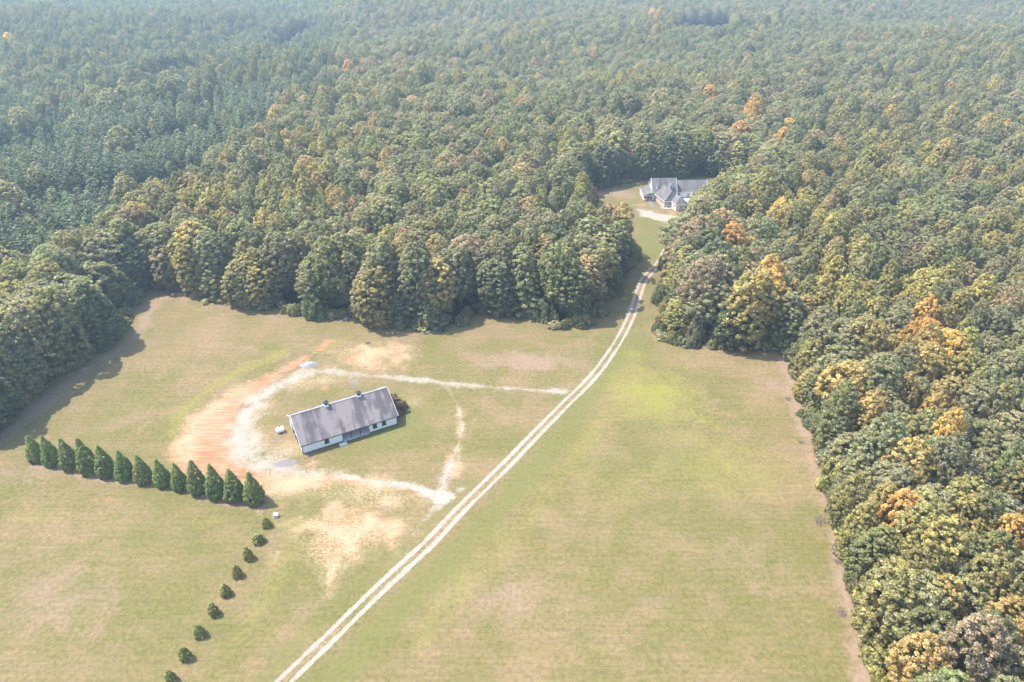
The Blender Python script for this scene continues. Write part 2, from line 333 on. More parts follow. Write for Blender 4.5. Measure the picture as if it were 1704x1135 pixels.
    fl = np.where(inside, np.clip(.1-edge/5, 0, .1), np.clip(.1+edge/5, 0, 1))
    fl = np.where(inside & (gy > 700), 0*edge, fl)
    return (gr, so, sw, ge, dy, bl, fl, yg, ty)

def set_masks(me, M):
    n = len(me.vertices)
    for name, ix in (('m1', (0, 1, 2)), ('m2', (3, 4, 5)), ('m3', (6, 7, 8))):
        a = me.attributes.new(name, 'FLOAT_COLOR', 'POINT')
        b = np.ones((n, 4), np.float32)
        for k, i in enumerate(ix): b[:, k] = M[i]
        a.data.foreach_set('color', b.ravel())
def np_mesh(name, V, Fq, mat=None):
    me = bpy.data.meshes.new(name); V = np.asarray(V, np.float32); Fq = np.asarray(Fq, np.int32); k = Fq.shape[1]
    me.vertices.add(len(V)); me.vertices.foreach_set('co', V.ravel())
    me.loops.add(Fq.size); me.loops.foreach_set('vertex_index', Fq.ravel())
    me.polygons.add(len(Fq)); me.polygons.foreach_set('loop_start', np.arange(0, Fq.size, k, dtype=np.int32))
    me.update(calc_edges=True)
    if mat: me.materials.append(mat)
    return me

EXT = 2600
xs = np.concatenate([np.arange(-EXT, -400, 60), np.arange(-400, -160, 12), np.arange(-160, -98, 1.0), np.arange(-98, 32, .36), np.arange(32, 140, .9), np.arange(140, 400, 12), np.arange(400, EXT+1, 60)])
ys = np.concatenate([np.arange(-600, 0, 50), np.arange(0, 60, 3), np.arange(60, 96, .9), np.arange(96, 185, .36), np.arange(185, 345, 1.1), np.arange(345, 700, 8), np.arange(700, 3000, 50)])
X, Y = np.meshgrid(xs, ys); X = X.ravel(); Y = Y.ravel(); Z = terrain(X, Y)+(vnoise(X, Y, 22, 3)-.5)*.5*sm(60, 80, Y)*0
M = masks(X, Y)
nx, ny = len(xs), len(ys)
I = (np.arange(ny-1)[:, None]*nx+np.arange(nx-1)[None, :]).ravel()
Q = np.stack([I, I+1, I+nx+1, I+nx], 1)
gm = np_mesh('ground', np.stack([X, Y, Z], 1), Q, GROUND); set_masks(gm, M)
go = bpy.data.objects.new('ground', gm); COL.objects.link(go); tag(go, kind='structure')
def patch(name, sel, lift):
    """named sheet lying on the ground wherever sel is worn"""
    fm = sel[Q].max(1); q = Q[fm]
    u, inv = np.unique(q, return_inverse=True); inv = inv.reshape(q.shape)
    me = np_mesh(name, np.stack([X[u], Y[u], Z[u]+lift], 1), inv, GROUND); set_masks(me, [m[u] for m in M])
    o = bpy.data.objects.new(name, me); COL.objects.link(o); tag(o, kind='structure'); return o
near = (Y < 200)
patch('gravel_track', near & (M[0] > .22), .012)
patch('bare_soil', near & (M[0] <= .25) & ((M[1] > .34) | (M[2] > .45)), .008)
patch('gravel_path', (~near) & (Y < 380) & ((M[0] > .3) | (M[5] > .3)), .012)

# two-track drive as its own ribbon
D = [Vector((p[0], p[1], 0)) for p in DRIVE]
pts = [D[0]]
for a, b in zip(D[:-1], D[1:]):
    n = max(1, int((b-a).length/.5))
    for k in range(1, n+1): pts.append(a.lerp(b, k/n))
cr = np.linspace(-2.9, 2.9, 56); V = []; MM = [[] for _ in range(9)]
for i, p in enumerate(pts):
    d = (pts[min(i+2, len(pts)-1)]-pts[max(i-2, 0)]).normalized(); nrm = Vector((d.y, -d.x, 0))
    for c in cr: V.append((p.x+nrm.x*c, p.y+nrm.y*c, .02))
V = np.array(V); base = masks(V[:, 0], V[:, 1]); CC = np.tile(cr, len(pts)); SS = np.repeat(np.arange(len(pts))*.5, len(cr))
wn = (vnoise(V[:, 0], V[:, 1], 2.2, 5)-.5)*.5; w2 = (vnoise(SS, CC*0, 7, 6)-.5)*.35
tr = np.maximum(np.clip(1.0-(np.abs(np.abs(CC+w2*.5)-1.0)-.30-w2*.5)/.40, 0, 1), 0)
tr = np.clip(tr+wn*.9*(tr > 0), 0, 1)*.95; medi = np.clip(1.2-np.abs(CC)/.8, 0, 1)*(.20+.5*np.clip(w2+wn, 0, .3))
edge = sm(2.9, 2.2, np.abs(CC))
Md = list(base); Md[0] = np.maximum(base[0]*.9, np.maximum(tr, medi*1.1)); Md[1] = np.maximum(base[1], np.clip(1.6-np.abs(CC)/1.2, 0, 1)*.20); Md[4] = np.maximum(base[4], np.clip(1.8-np.abs(CC)/1.2, 0, 1)*.45); Md[6] = base[6]*.3
nc = len(cr); I = (np.arange(len(pts)-1)[:, None]*nc+np.arange(nc-1)[None, :]).ravel()
dm = np_mesh('gravel_drive', V, np.stack([I, I+1, I+nc+1, I+nc], 1), GROUND)
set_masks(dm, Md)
dv = bpy.data.objects.new('gravel_drive', dm); COL.objects.link(dv); tag(dv, kind='structure')

# ------------------------------------------------------------------ foliage prototypes
def leaves_mesh(name, C, N, S, tone, yel, asp=1.0, CN=None):
    """one mesh of small leaf sprays: centres C, facing N, half-size S"""
    n = len(C); N = N/np.linalg.norm(N, axis=1, keepdims=True)
    rnd = rng.normal(size=(n, 3)); T = np.cross(N, rnd); T /= np.linalg.norm(T, axis=1, keepdims=True)+1e-9; B = np.cross(N, T)
    S = np.broadcast_to(S, (n,))[:, None]
    a = T*S*asp; b = B*S
    j = lambda: 1+rng.uniform(-.35, .35, (n, 1))
    V = np.stack([C-a*j()-b*j()*.4, C+a*j()*.3-b*j(), C+a*j()+b*j()*.4, C-a*j()*.3+b*j()], 1).reshape(-1, 3)
    me = np_mesh(name, V, np.arange(n*4).reshape(n, 4), LEAF)
    at = me.attributes.new('lv', 'FLOAT_COLOR', 'POINT'); c = np.ones((n*4, 4), np.float32)
    CN = N if CN is None else CN
    CN = CN/np.linalg.norm(CN, axis=1, keepdims=True); an = me.attributes.new('cn', 'FLOAT_VECTOR', 'POINT'); an.data.foreach_set('vector', np.repeat(CN, 4, 0).astype(np.float32).ravel())
    c[:, 0] = np.repeat(np.clip(tone, 0, 1), 4); c[:, 1] = np.repeat(np.clip(yel, 0, 1), 4); at.data.foreach_set('color', c.ravel())
    return me
def clumpy(name, CL, CR, axis_r, nper, leaf, flat=.85, up=.25, jit=.55, asp=1.0, inner=.12):
    """CL clump centres, CR clump radii; leaves sit on the outside of every clump"""
    k = len(CL); cnt = np.maximum(6, (nper*(CR/CR.mean())**2).astype(int))
    idx = np.repeat(np.arange(k), cnt); n = len(idx)
    d = rng.normal(size=(n, 3)); d /= np.linalg.norm(d, axis=1, keepdims=True)
    out = CL-axis_r; out = out/(np.linalg.norm(out, axis=1, keepdims=True)+1e-6)
    q3 = rng.normal(size=(k, 3)); q3 /= np.linalg.norm(q3, axis=1, keepdims=True)   # each clump leans its own way
    d = d+q3[idx]*.35+out[idx]*.7+np.array([0, 0, up]); d /= np.linalg.norm(d, axis=1, keepdims=True)
    r = CR[idx]*np.where(rng.random(n) < inner, rng.uniform(.2, .8, n), rng.normal(.96, .10, n))
    P = CL[idx]+d*r[:, None]*np.array([1, 1, flat])
    Nn = d+rng.normal(size=(n, 3))*jit
    ct = rng.normal(.5, .16, k)[idx]+rng.normal(0, .14, n); cy = rng.uniform(0, .8, k)[idx]+rng.normal(0, .15, n)
    return leaves_mesh(name, P, Nn, leaf*rng.uniform(.65, 1.3, n), ct, cy, asp, d*.75+out[idx]*.35+np.array([0, 0, .15])+rng.normal(size=(n, 3))*.55)
def envelope(n, h0, h1, prof, lump=.18, fill=.25, seed=0):
    """clump centres over a crown from height h0 to h1 with radius profile prof(t)"""
    out = []; ax = []
    ph = rng.uniform(0, 6.28, 6)
    tt = np.linspace(0, 1, 60); w = np.array([prof(t) for t in tt])+.12*max(prof(t) for t in tt); w = np.cumsum(w); w /= w[-1]
    for i in range(n):
        t = float(np.interp((i+rng.random())/n, w, tt)); a = i*2.399963+rng.normal(0, .25)
        lum = 1+lump*(math.sin(2*a+ph[0])+.7*math.sin(3*a+ph[1]+t*4)+.5*math.sin(5*a+ph[2]+7*t))/1.6
        q = 1.0 if rng.random() > fill else rng.uniform(.3, .85)
        r = prof(t)*lum*q*rng.uniform(.86, 1.04)
        out.append((r*math.cos(a), r*math.sin(a), h0+(h1-h0)*(t+rng.normal(0, .012))))
        ax.append((0, 0, h0+(h1-h0)*min(t, .62)*.9))
    return np.array(out), np.array(ax)
def trunk_mesh(h, r, limbs, top=.85, z0=.35, reach=3, lean=.02):
    b = MB(); k = 7; pts = []; rad = []
    lx, ly = rng.normal(0, lean*h), rng.normal(0, lean*h)
    for i in range(k):
        t = i/(k-1); pts.append((lx*t*t+rng.normal(0, .08), ly*t*t+rng.normal(0, .08), -.4+(h*top+.4)*t)); rad.append(r*(1.25 if i == 0 else 1)*(1-.85*t))
    b.tube(pts, rad, 8)
    for i in range(limbs):
        t = z0+(.92-z0)*i/max(1, limbs-1); a = i*2.4+rng.random(); z = h*top*t
        L = reach*(1.15-.6*t); p0 = Vector((lx*t*t, ly*t*t, z)); up = rng.uniform(.3, .8)
        p1 = p0+Vector((math.cos(a)*L*.5, math.sin(a)*L*.5, L*up*.35)); p2 = p0+Vector((math.cos(a+.2)*L, math.sin(a+.2)*L, L*up))
        rr = r*(1-.8*t)*.5; b.tube([p0, p1, p2], [rr, rr*.6, rr*.2], 5)
    return b.mesh('trunk', BARK, True)
PROTO = {}
def P_(kind, crown, trunk): PROTO.setdefault(kind, []).append((crown, trunk))
# broad oak-like crowns (forest grown: top two thirds)
for i in range(5):
    h = 21; pr = [lambda t: 5.4*math.sin(math.pi*min(1, (t*.86+.14)))**.55, lambda t: 5.8*(1-(t)**2.6)**.6*(.55+.45*min(1, t*3)), lambda t: 5.0*math.sin(math.pi*(t*.82+.16))**.6][i % 3]
    cl, ax = envelope(380, 6.6, 20.5, pr, .18); P_('oak', clumpy('crown', cl, rng.uniform(.36, 1.0, 380)**1.4*.82+.12, ax, 56, .155, .85, .4, .7), trunk_mesh(h, .34, 9, reach=4.2))
# upright poplar-like crowns with fine leaves
for i in range(5):
    h = 22.5; pr = [lambda t: 4.3*(math.sin(math.pi*(t*.82+.16)))**.6, lambda t: 4.6*(1-t**2.4)**.7*(.55+.45*min(1, t*3.5))+.15, lambda t: 4.1*(1-t**1.9)**.85*(.6+.4*min(1, t*4))+.3][i % 3]
    cl, ax = envelope(360, 6.0, 22.3, pr, .15); P_('poplar', clumpy('crown', cl, rng.uniform(.26, .66, 360), ax, 58, .145, 1.2, .4, .8), trunk_mesh(h, .3, 8, reach=3.0))
# edge trees clothed down to the ground
for i in range(4):
    h = 20; pr = [lambda t: 5.0*(math.sin(math.pi*(t*.78+.2)))**.6, lambda t: 4.6*(1-t**2)**.7*(.65+.35*min(1, t*4))+.2][i % 2]
    cl, ax = envelope(470, .7, 19.9, pr, .20, .15); P_('edge', clumpy('crown', cl, rng.uniform(.26, .80, 470), ax, 54, .155, .85, .3, .75), trunk_mesh(h, .33, 9, z0=.12, reach=3.6))
def boughs(h, r0, tiers, nb, z0, droop, rc, flat, power=1.0):
    C = []; A = []; Rr = []
    for i in range(tiers):
        t = i/(tiers-1); z = z0+(h-z0)*t; rr = r0*(1-t)**power+.25
        m = max(3, int(nb*(1-.55*t)))
        for k in range(m):
            a = 2*math.pi*k/m+i*1.3+rng.normal(0, .2); L = rr*rng.uniform(.65, 1.12)
            st = max(1, int(L/1.0))
            for s in range(st):
                q = (s+1)/st; C.append((math.cos(a)*L*q, math.sin(a)*L*q, z+rng.normal(0, .12)-droop*q*L+.12*q*q*L)); A.append((0, 0, z-.6)); Rr.append(rc*(1.15-.35*q)*rng.uniform(.8, 1.2)*(1-.35*t))
    return np.array(C), np.array(A), np.array(Rr)
# plantation pines
for i in range(4):
    C, A, Rr = boughs(19, [2.7, 2.4, 3.0, 2.5][i], 13, 7, 8, .10, .78, .6, .75); P_('pine', clumpy('crown', C, Rr, A, 62, .20, .6, .5, .8, .55, .3), trunk_mesh(19, .2, 4, .97, .5, 1.6, .008))
# layered edge conifers / sourwoods
for i in range(3):
    C, A, Rr = boughs([17, 15, 19][i], [4.0, 3.7, 4.2][i], 12, 9, 1.5, .14, 1.0, .4, .7); P_('cedar', clumpy('crown', C, Rr, A, 66, .21, .38, .6, .55, .8, .2), trunk_mesh(17, .25, 6, .95, .2, 2.6, .008))
# clipped-looking hedge conifers
for i in range(3):
    pr = lambda t: 2.12*((1-t)**.92)*(.70+.30*min(1, t*5.5))+.10
    cl, ax = envelope(330, .35, 8.3, pr, [.05, .07, .06][i], .06); P_('arbor', clumpy('crown', cl, rng.uniform(.22, .42, 330)*(1.15-.45*cl[:, 2]/8.4), ax, 44, .085, 1.15, .3, .55), trunk_mesh(7, .14, 3, .9, .3, .8, .004))
for i in range(2):
    pr = lambda t: .92*((1-t)**.7)*(.65+.35*min(1, t*5))+.08
    cl, ax = envelope(70, .15, 2.75, pr, .16, .08); P_('young', clumpy('crown', cl, rng.uniform(.16, .30, 70), ax, 60, .06, 1.1, .3, .6), trunk_mesh(2.3, .05, 3, .9, .3, .4, .004))
# low rounded shrubs
for i in range(3):
    pr = lambda t: 2.0*math.sqrt(max(0, 1-t**2))+.05
    cl, ax = envelope(46, .3, 2.6, pr, .2, .15); P_('shrub', clumpy('crown', cl, rng.uniform(.4, .75, 46), ax, 80, .13, .85, .3, .6), trunk_mesh(1.6, .08, 5, .9, .1, 1.0, .02))
# tall bare-stemmed trees
for i in range(3):
    pr = lambda t: 3.0*(math.sin(math.pi*(t*.8+.18)))**.7
    cl, ax = envelope(40, 12, 24.5, pr, .3, .3); P_('tall', clumpy('crown', cl, rng.uniform(.6, 1.2, 40), ax, 110, .2, 1.0, .35, .6), trunk_mesh(25, .26, 9, .95, .3, 3.0, .012))

# ------------------------------------------------------------------ where the trees stand
PINES = [(-400, 60), (0, 130), (70, 150), (88, 178), (169, 168), (303, 168), (352, 143), (440, 136), (476, 157), (440, 199), (352, 242), (317, 284), (229, 302), (211, 319), (158, 382), (88, 402), (-60, 410), (-600, 420)]
GREEN = {'dark': (.225, .255, .140), 'mid': (.325, .340, .160), 'grey': (.375, .370, .225), 'olive': (.460, .420, .180), 'lime': (.520, .475, .185), 'yellow': (.57, .465, .205), 'orange': (.78, .53, .20), 'rust': (.57, .43, .27), 'blue': (.205, .262, .180), 'brown': (.43, .36, .25)}
WORDS = {'dark': 'dark green', 'mid': 'mid green', 'grey': 'grey-green', 'olive': 'olive green', 'lime': 'yellow-green', 'yellow': 'yellowing', 'orange': 'orange', 'rust': 'rust-brown', 'blue': 'blue-green', 'brown': 'brownish'}
ACC = [(1260, 250, 'orange'), (1262, 268, 'orange'), (1233, 214, 'orange'), (1252, 184, 'orange'), (1251, 172, 'orange'), (1300, 340, 'orange'), (1303, 352, 'rust'), (1196, 368, 'rust'), (1226, 380, 'orange'), (1240, 385, 'orange'), (1283, 440, 'orange'), (1280, 462, 'orange'), (1552, 512, 'orange'), (1530, 535, 'orange'), (1592, 540, 'orange'), (1478, 555, 'yellow'), (1510, 562, 'yellow'), (1576, 692, 'orange'), (1465, 628, 'yellow'), (1695, 838, 'orange'), (1680, 850, 'orange'), (1524, 797, 'orange'), (1560, 590, 'yellow'), (1530, 620, 'yellow'),
    (1622, 1035, 'brown'), (1612, 1050, 'yellow'), (1505, 278, 'rust'), (1317, 200, 'orange'), (1306, 218, 'orange'), (1182, 150, 'orange'), (1220, 155, 'yellow'), (1300, 135, 'yellow'), (1452, 125, 'orange'), (1678, 216, 'orange'), (1258, 36, 'orange'), (1136, 62, 'orange'), (1235, 55, 'orange'), (1385, 35, 'yellow'), (915, 92, 'orange'), (955, 86, 'orange'), (975, 92, 'orange'), (990, 92, 'orange'), (1008, 98, 'orange'), (938, 108, 'orange'), (1058, 140, 'orange'), (897, 130, 'orange'), (1075, 15, 'orange'), (1095, 28, 'orange'), (1110, 12, 'yellow'),
    (1085, 25, 'orange'), (1010, 352, 'rust'), (1420, 330, 'lime'), (1045, 238, 'rust'), (885, 300, 'rust'), (452, 372, 'yellow'), (440, 380, 'yellow'), (325, 388, 'yellow'), (376, 262, 'yellow'), (380, 358, 'yellow'), (522, 290, 'yellow'), (170, 88, 'orange'), (150, 84, 'yellow'), (115, 80, 'orange'), (402, 106, 'orange'), (372, 100, 'orange'), (350, 104, 'yellow'), (15, 66, 'orange'), (105, 110, 'yellow'), (75, 108, 'yellow'), (560, 95, 'orange'), (580, 110, 'orange'), (610, 115, 'yellow'),
    (345, 12, 'orange'), (380, 10, 'orange'), (725, 400, 'yellow'), (905, 408, 'yellow'), (965, 430, 'rust'), (988, 445, 'rust'), (520, 300, 'yellow'), (650, 385, 'lime'), (745, 440, 'yellow'), (1455, 640, 'yellow'), (1650, 480, 'yellow'), (1690, 300, 'yellow'), (1640, 215, 'orange'), (1620, 560, 'lime')]
trees = []      # x, y, kind, variant, sxy, sz, rot, colour
def free(px, py, cx, cy, dep):
    pass
def scatter():
    # hexagonal jittered lattice over the whole wooded area
    for (sp, y0, y1, layer) in ((5.7, 40, 1560, 0),):
        gy = np.arange(y0, y1, sp*.87); pts = []
        for j, yy in enumerate(gy):
            hw = 190+yy*.86
            gx = np.arange(-hw, hw, sp)+(j % 2)*sp/2
            pts.append(np.stack([gx, np.full_like(gx, yy)], 1))
        p = np.concatenate(pts); p += rng.uniform(-.36*sp, .36*sp, p.shape)
    x, y = p[:, 0], p[:, 1]; z = terrain(x, y)
    gx, gy_, _ = proj(x, y, 0*x); cx, cy, dep = proj(x, y, z+19)
    fld = inpoly(gx, gy_, FIELD) | inpoly(gx, gy_, FIELD2) | inpoly(gx, gy_, FAR1)
    de = dseg(x, y, W(FIELD+[FIELD[0]]))
    keep = ~fld & (de > 2.0)
    for line, hw in GAPS:
        keep &= dseg(x, y, [G(a, b, 17) for a, b in line]) > hw
    keep &= (cy > -70) & (cx > -330) & (cx < 2030)
    pine = inpoly(cx, cy, PINES)
    r = rng.random(len(x)); keep &= np.where(pine, True, r < np.where((de < 16) & (cy < 520), .76, np.where(cy > 480, .97, .88)))
    return x[keep], y[keep], de[keep], cx[keep], cy[keep], pine[keep]
tx, ty, tde, tcx, tcy, tpine = scatter()
nzA = vnoise(tx, ty, 38, 7); nzB = vnoise(tx, ty, 90, 8); nzC = rng.random(len(tx)); nzD = vnoise(tx, ty, 16, 9)
n_t = len(tx); kinds = np.empty(n_t, object); cols = np.empty(n_t, object); SX = np.empty(n_t); SZ = np.empty(n_t)
for i in range(n_t):
    cx, cy, de = tcx[i], tcy[i], tde[i]; c = nzC[i]; a = nzA[i]
    s = rng.normal(1, .11)
    if tpine[i]:
        kinds[i] = 'pine' if c < .985 else 'poplar'; cols[i] = 'blue' if c < .80 else ('dark' if c < .93 else 'grey'); SX[i] = s*1.42; SZ[i] = s*1.04; continue
    left = cx < 560 and cy < 200 and cy < 200-(cx-300)*.2
    right = cx > 1290 and cy > 255
    k = 'oak' if (a+.55*(c-.5)) > (.60 if right else .42) else 'poplar'
    if left and c > .62: k = 'pine'; s *= 1.15
    if right:
        w = c*.6+nzD[i]*.4
        cols[i] = 'lime' if w > .66 else 'olive' if w > .40 else 'mid' if w > .27 else 'grey'
        if k == 'oak': cols[i] = 'grey' if w > .5 else 'mid' if w > .22 else 'dark'
        if cx < 1500 and cy > 560: cols[i] = ['grey', 'mid', 'grey', 'olive', 'mid'][int(c*4.99)]; k = 'oak' if c > .5 else 'poplar' if c > .22 else 'cedar'
    elif k == 'oak': cols[i] = 'grey' if c > .5 else ('mid' if c > .22 else ('brown' if c > .1 else 'dark'))
    else: cols[i] = 'lime' if c > .88 else ('olive' if c > .5 else ('mid' if c > .2 else 'grey'))
    if left: cols[i] = 'blue' if c > .45 else ('mid' if c > .2 else 'grey')
    if cy < 90 and c < .5: cols[i] = 'mid'
    u = rng.random()
    if not left and u < .025: cols[i] = 'yellow'; k = 'poplar'
    elif not left and u < .05: cols[i] = 'rust'
    if right and cx > 1380 and cy > 480 and nzD[i] > .66 and u > .6: cols[i] = 'yellow'
    s2 = s
    if de < 6.8 and cy > 190:
        k = 'edge' if c > .34 else 'cedar'; cols[i] = ['mid', 'dark', 'grey', 'mid', 'olive'][int(c*4.99)]; s2 = s*.98
        if cx < 240: k = 'edge'; cols[i] = ['mid', 'grey', 'dark', 'grey'][int(c*3.99)]; s2 = s*1.04
        if cx > 1290: s2 = s*.95
        if 1290 > cx > 1085 and cy > 380: cols[i] = ['mid', 'dark', 'mid', 'olive'][int(c*3.99)]; s2 = s*1.1
        if 1085 < cx < 1215 and cy < 262: k = 'tall' if c > .45 else 'edge'
        if 985 < cx < 1085 and cy < 262: k = 'tall' if c > .5 else 'edge'
        if 985 < cx < 1085 and cy > 300 and c > .55: k = 'tall'; cols[i] = ['olive', 'mid'][int(c*10) % 2]
    elif de < 26 and c > .25 and cx < 1000 and cy > 190 and cx > 240: k = 'poplar' if c > .5 else k; s2 = s*1.0
    if cx < 240 and de < 30: k = 'edge' if de < 12 else 'oak'; s2 *= 1.05
    if right: s2 *= .92 if cy < 500 else .86
    if de < 16 and not right: s2 *= 1.10
    wide = 1.20 if (de < 16 and cy > 190) else 1.0
    kinds[i] = k; SX[i] = s2*wide*rng.uniform(.80, 1.08); SZ[i] = s2*rng.uniform(.80, 1.04)*(.90 if wide > 1 and not right else 1)
# accent colours on the tree nearest each noted place
used = set()
for ax_, ay_, c in ACC:
    d = np.hypot(tcx-ax_, (tcy-ay_)*1.3)+tpine*4
    for j in np.argsort(d)[:6]:
        if int(j) not in used and not (tpine[j] and d[j] > 1e6): used.add(int(j)); cols[j] = c; break
    if 150 < ay_ < 620 and c == 'orange':
        for j2 in np.argsort(d)[:3]:
            if int(j2) not in used and rng.random() < .7: used.add(int(j2)); cols[j2] = 'orange' if rng.random() < .5 else 'yellow'; break
    if kinds[j] in ('oak', 'cedar', 'pine'): kinds[j] = 'poplar'
    SX[j] *= 1.10 if ay_ < 480 else .92; SZ[j] *= 1.03
# sight line to the house: trees in front of it must not cover it
hx, hy = G(1105, 345)
sight = np.ones(n_t, bool)
CLEAR = [(975, 318), (1000, 312), (1040, 300), (1062, 297), (1062, 282), (1190, 284), (1172, 294), (1160, 308), (1153, 322), (1130, 336), (1120, 352), (1108, 370), (1097, 398), (1088, 410), (1086, 440), (1064, 438), (1069, 406), (1069, 389), (1066, 368), (1066, 350), (1050, 338), (1032, 338), (1012, 337), (1003, 324)]
for i in np.where((ty < 300) & (ty > 190) & (tcx > 930) & (tcx < 1270))[0]:
    rr = 5.2*SX[i]; zc = 13.5*SZ[i]; hz = 8.8*SZ[i]; aa = np.linspace(0, 6.283, 25)
    qx, qy, _ = proj(tx[i]+rr*np.cos(aa), ty[i]+0*aa, zc+hz*np.sin(aa))
    if inpoly(qx, qy, CLEAR).sum() > 1: sight[i] = False
var = rng.integers(0, 1000, n_t); rot = rng.uniform(0, 6.283, n_t)

# objects: the trees that show largest are individuals, the rest is one mass
bl_kinds = ('oak', 'poplar', 'edge', 'tall')
_, _, tdep = proj(tx, ty, np.full(n_t, 14.0))
inframe = (tcx > -15) & (tcx < 1719) & (tcy > -20) & (tcy < 1190) & sight
isbl = np.array([k in bl_kinds for k in kinds])
ind = set()
for sel, nmax in ((isbl, 300), (kinds == 'pine', 140), (kinds == 'cedar', 120)):
    ids = np.where(sel & inframe)[0]; ids = ids[np.argsort(tdep[ids])][:nmax]; ind |= set(int(i) for i in ids)
ORD = ['zeroth', 'first', 'second', 'third', 'fourth', 'fifth', 'sixth', 'seventh', 'eighth', 'ninth', 'tenth', 'eleventh', 'twelfth', 'thirteenth', 'fourteenth', 'fifteenth', 'sixteenth', 'seventeenth', 'eighteenth', 'nineteenth']
TENS = {2: ('twentieth', 'twenty'), 3: ('thirtieth', 'thirty'), 4: ('fortieth', 'forty'), 5: ('fiftieth', 'fifty'), 6: ('sixtieth', 'sixty'), 7: ('seventieth', 'seventy'), 8: ('eightieth', 'eighty'), 9: ('ninetieth', 'ninety'), 10: ('hundredth', 'hundred')}
def ordw(n):
    if n < 20: return ORD[n]
    if n > 109: return 'hundred-and-'+ordw(n-100)
    a, b = divmod(n, 10); return TENS[a][0] if b == 0 else TENS[a][1]+'-'+ORD[b]
def zone(i):
    cx, cy, de = tcx[i], tcy[i], tde[i]
    if kinds[i] == 'pine': return ('in the near' if cy > 320 else 'in the middle' if cy > 250 else 'in the upper' if cy > 200 else 'in the farthest')+' pine block at left'
    back = 'edging' if de < 7 else ('just inside' if de < 18 else 'deep in')
    if cx < 245: return back+' the wood left of the field'
    if cx < 640 and cy > 200: return back+' the wood behind the barn'
    if cx < 1085 and cy > 300: return back+' the wood left of the drive'
    if cx < 1300 and cy < 300: return back+' the wood behind the house'
    if cx < 1300: return back+' the wood right of the drive'
    if cy < 520: return back+' the upper right wood'
    if cy < 800: return back+' the middle right wood'
    return back+' the lower right wood'
KW = {'oak': 'round-crowned tree', 'poplar': 'upright tree', 'edge': 'leafy tree', 'tall': 'tall bare-stemmed tree', 'pine': 'narrow pine', 'cedar': 'layered conifer'}
NAME = {'oak': 'oak_tree', 'poplar': 'poplar_tree', 'edge': 'broadleaf_tree', 'tall': 'forest_tree', 'pine': 'pine_tree', 'cedar': 'cedar_tree'}
def tint(c, s=None):
    b = np.array(GREEN[c] if isinstance(c, str) else c); j = rng.normal(1, .03, 3)*rng.normal(1, .09)
    return [float(v) for v in np.clip(b*j, .01, .9)]
def place(kind, v, loc, rz, sxy, sz, tn, name, nparts=True):
    cm, tm = PROTO[kind][v % len(PROTO[kind])]
    root = empty(name, loc, rz)
    root.scale = (sxy, sxy, sz)
    c = bpy.data.objects.new('crown', cm); COL.objects.link(c); c.parent = root; c['tint'] = tn
    t = bpy.data.objects.new('trunk', tm); COL.objects.link(t); t.parent = root
    return root
groups = {}
for i in sorted(ind): groups.setdefault((zone(i), cols[i], kinds[i]), []).append(i)
for (zn, cn, kd), ids in groups.items():
    ids.sort(key=lambda i: tcx[i])
    for q, i in enumerate(ids):
        o = place(kd, int(var[i]), (float(tx[i]), float(ty[i]), float(terrain(tx[i], ty[i]))), float(rot[i]), float(SX[i]), float(SZ[i]), tint(cn), NAME[kd])
        lab = f'{WORDS[cn]} {KW[kd]} {zn}'
        if len(ids) > 1: lab += ', leftmost' if q == 0 else (', rightmost' if q == len(ids)-1 else f', {ordw(q+1)} from left')
        tag(o, lab, 'pine' if kd == 'pine' else 'conifer' if kd == 'cedar' else 'tree', {'pine': 'pines of the plantation', 'cedar': 'layered conifers in the wood'}.get(kd, 'broadleaf trees of the wood'))

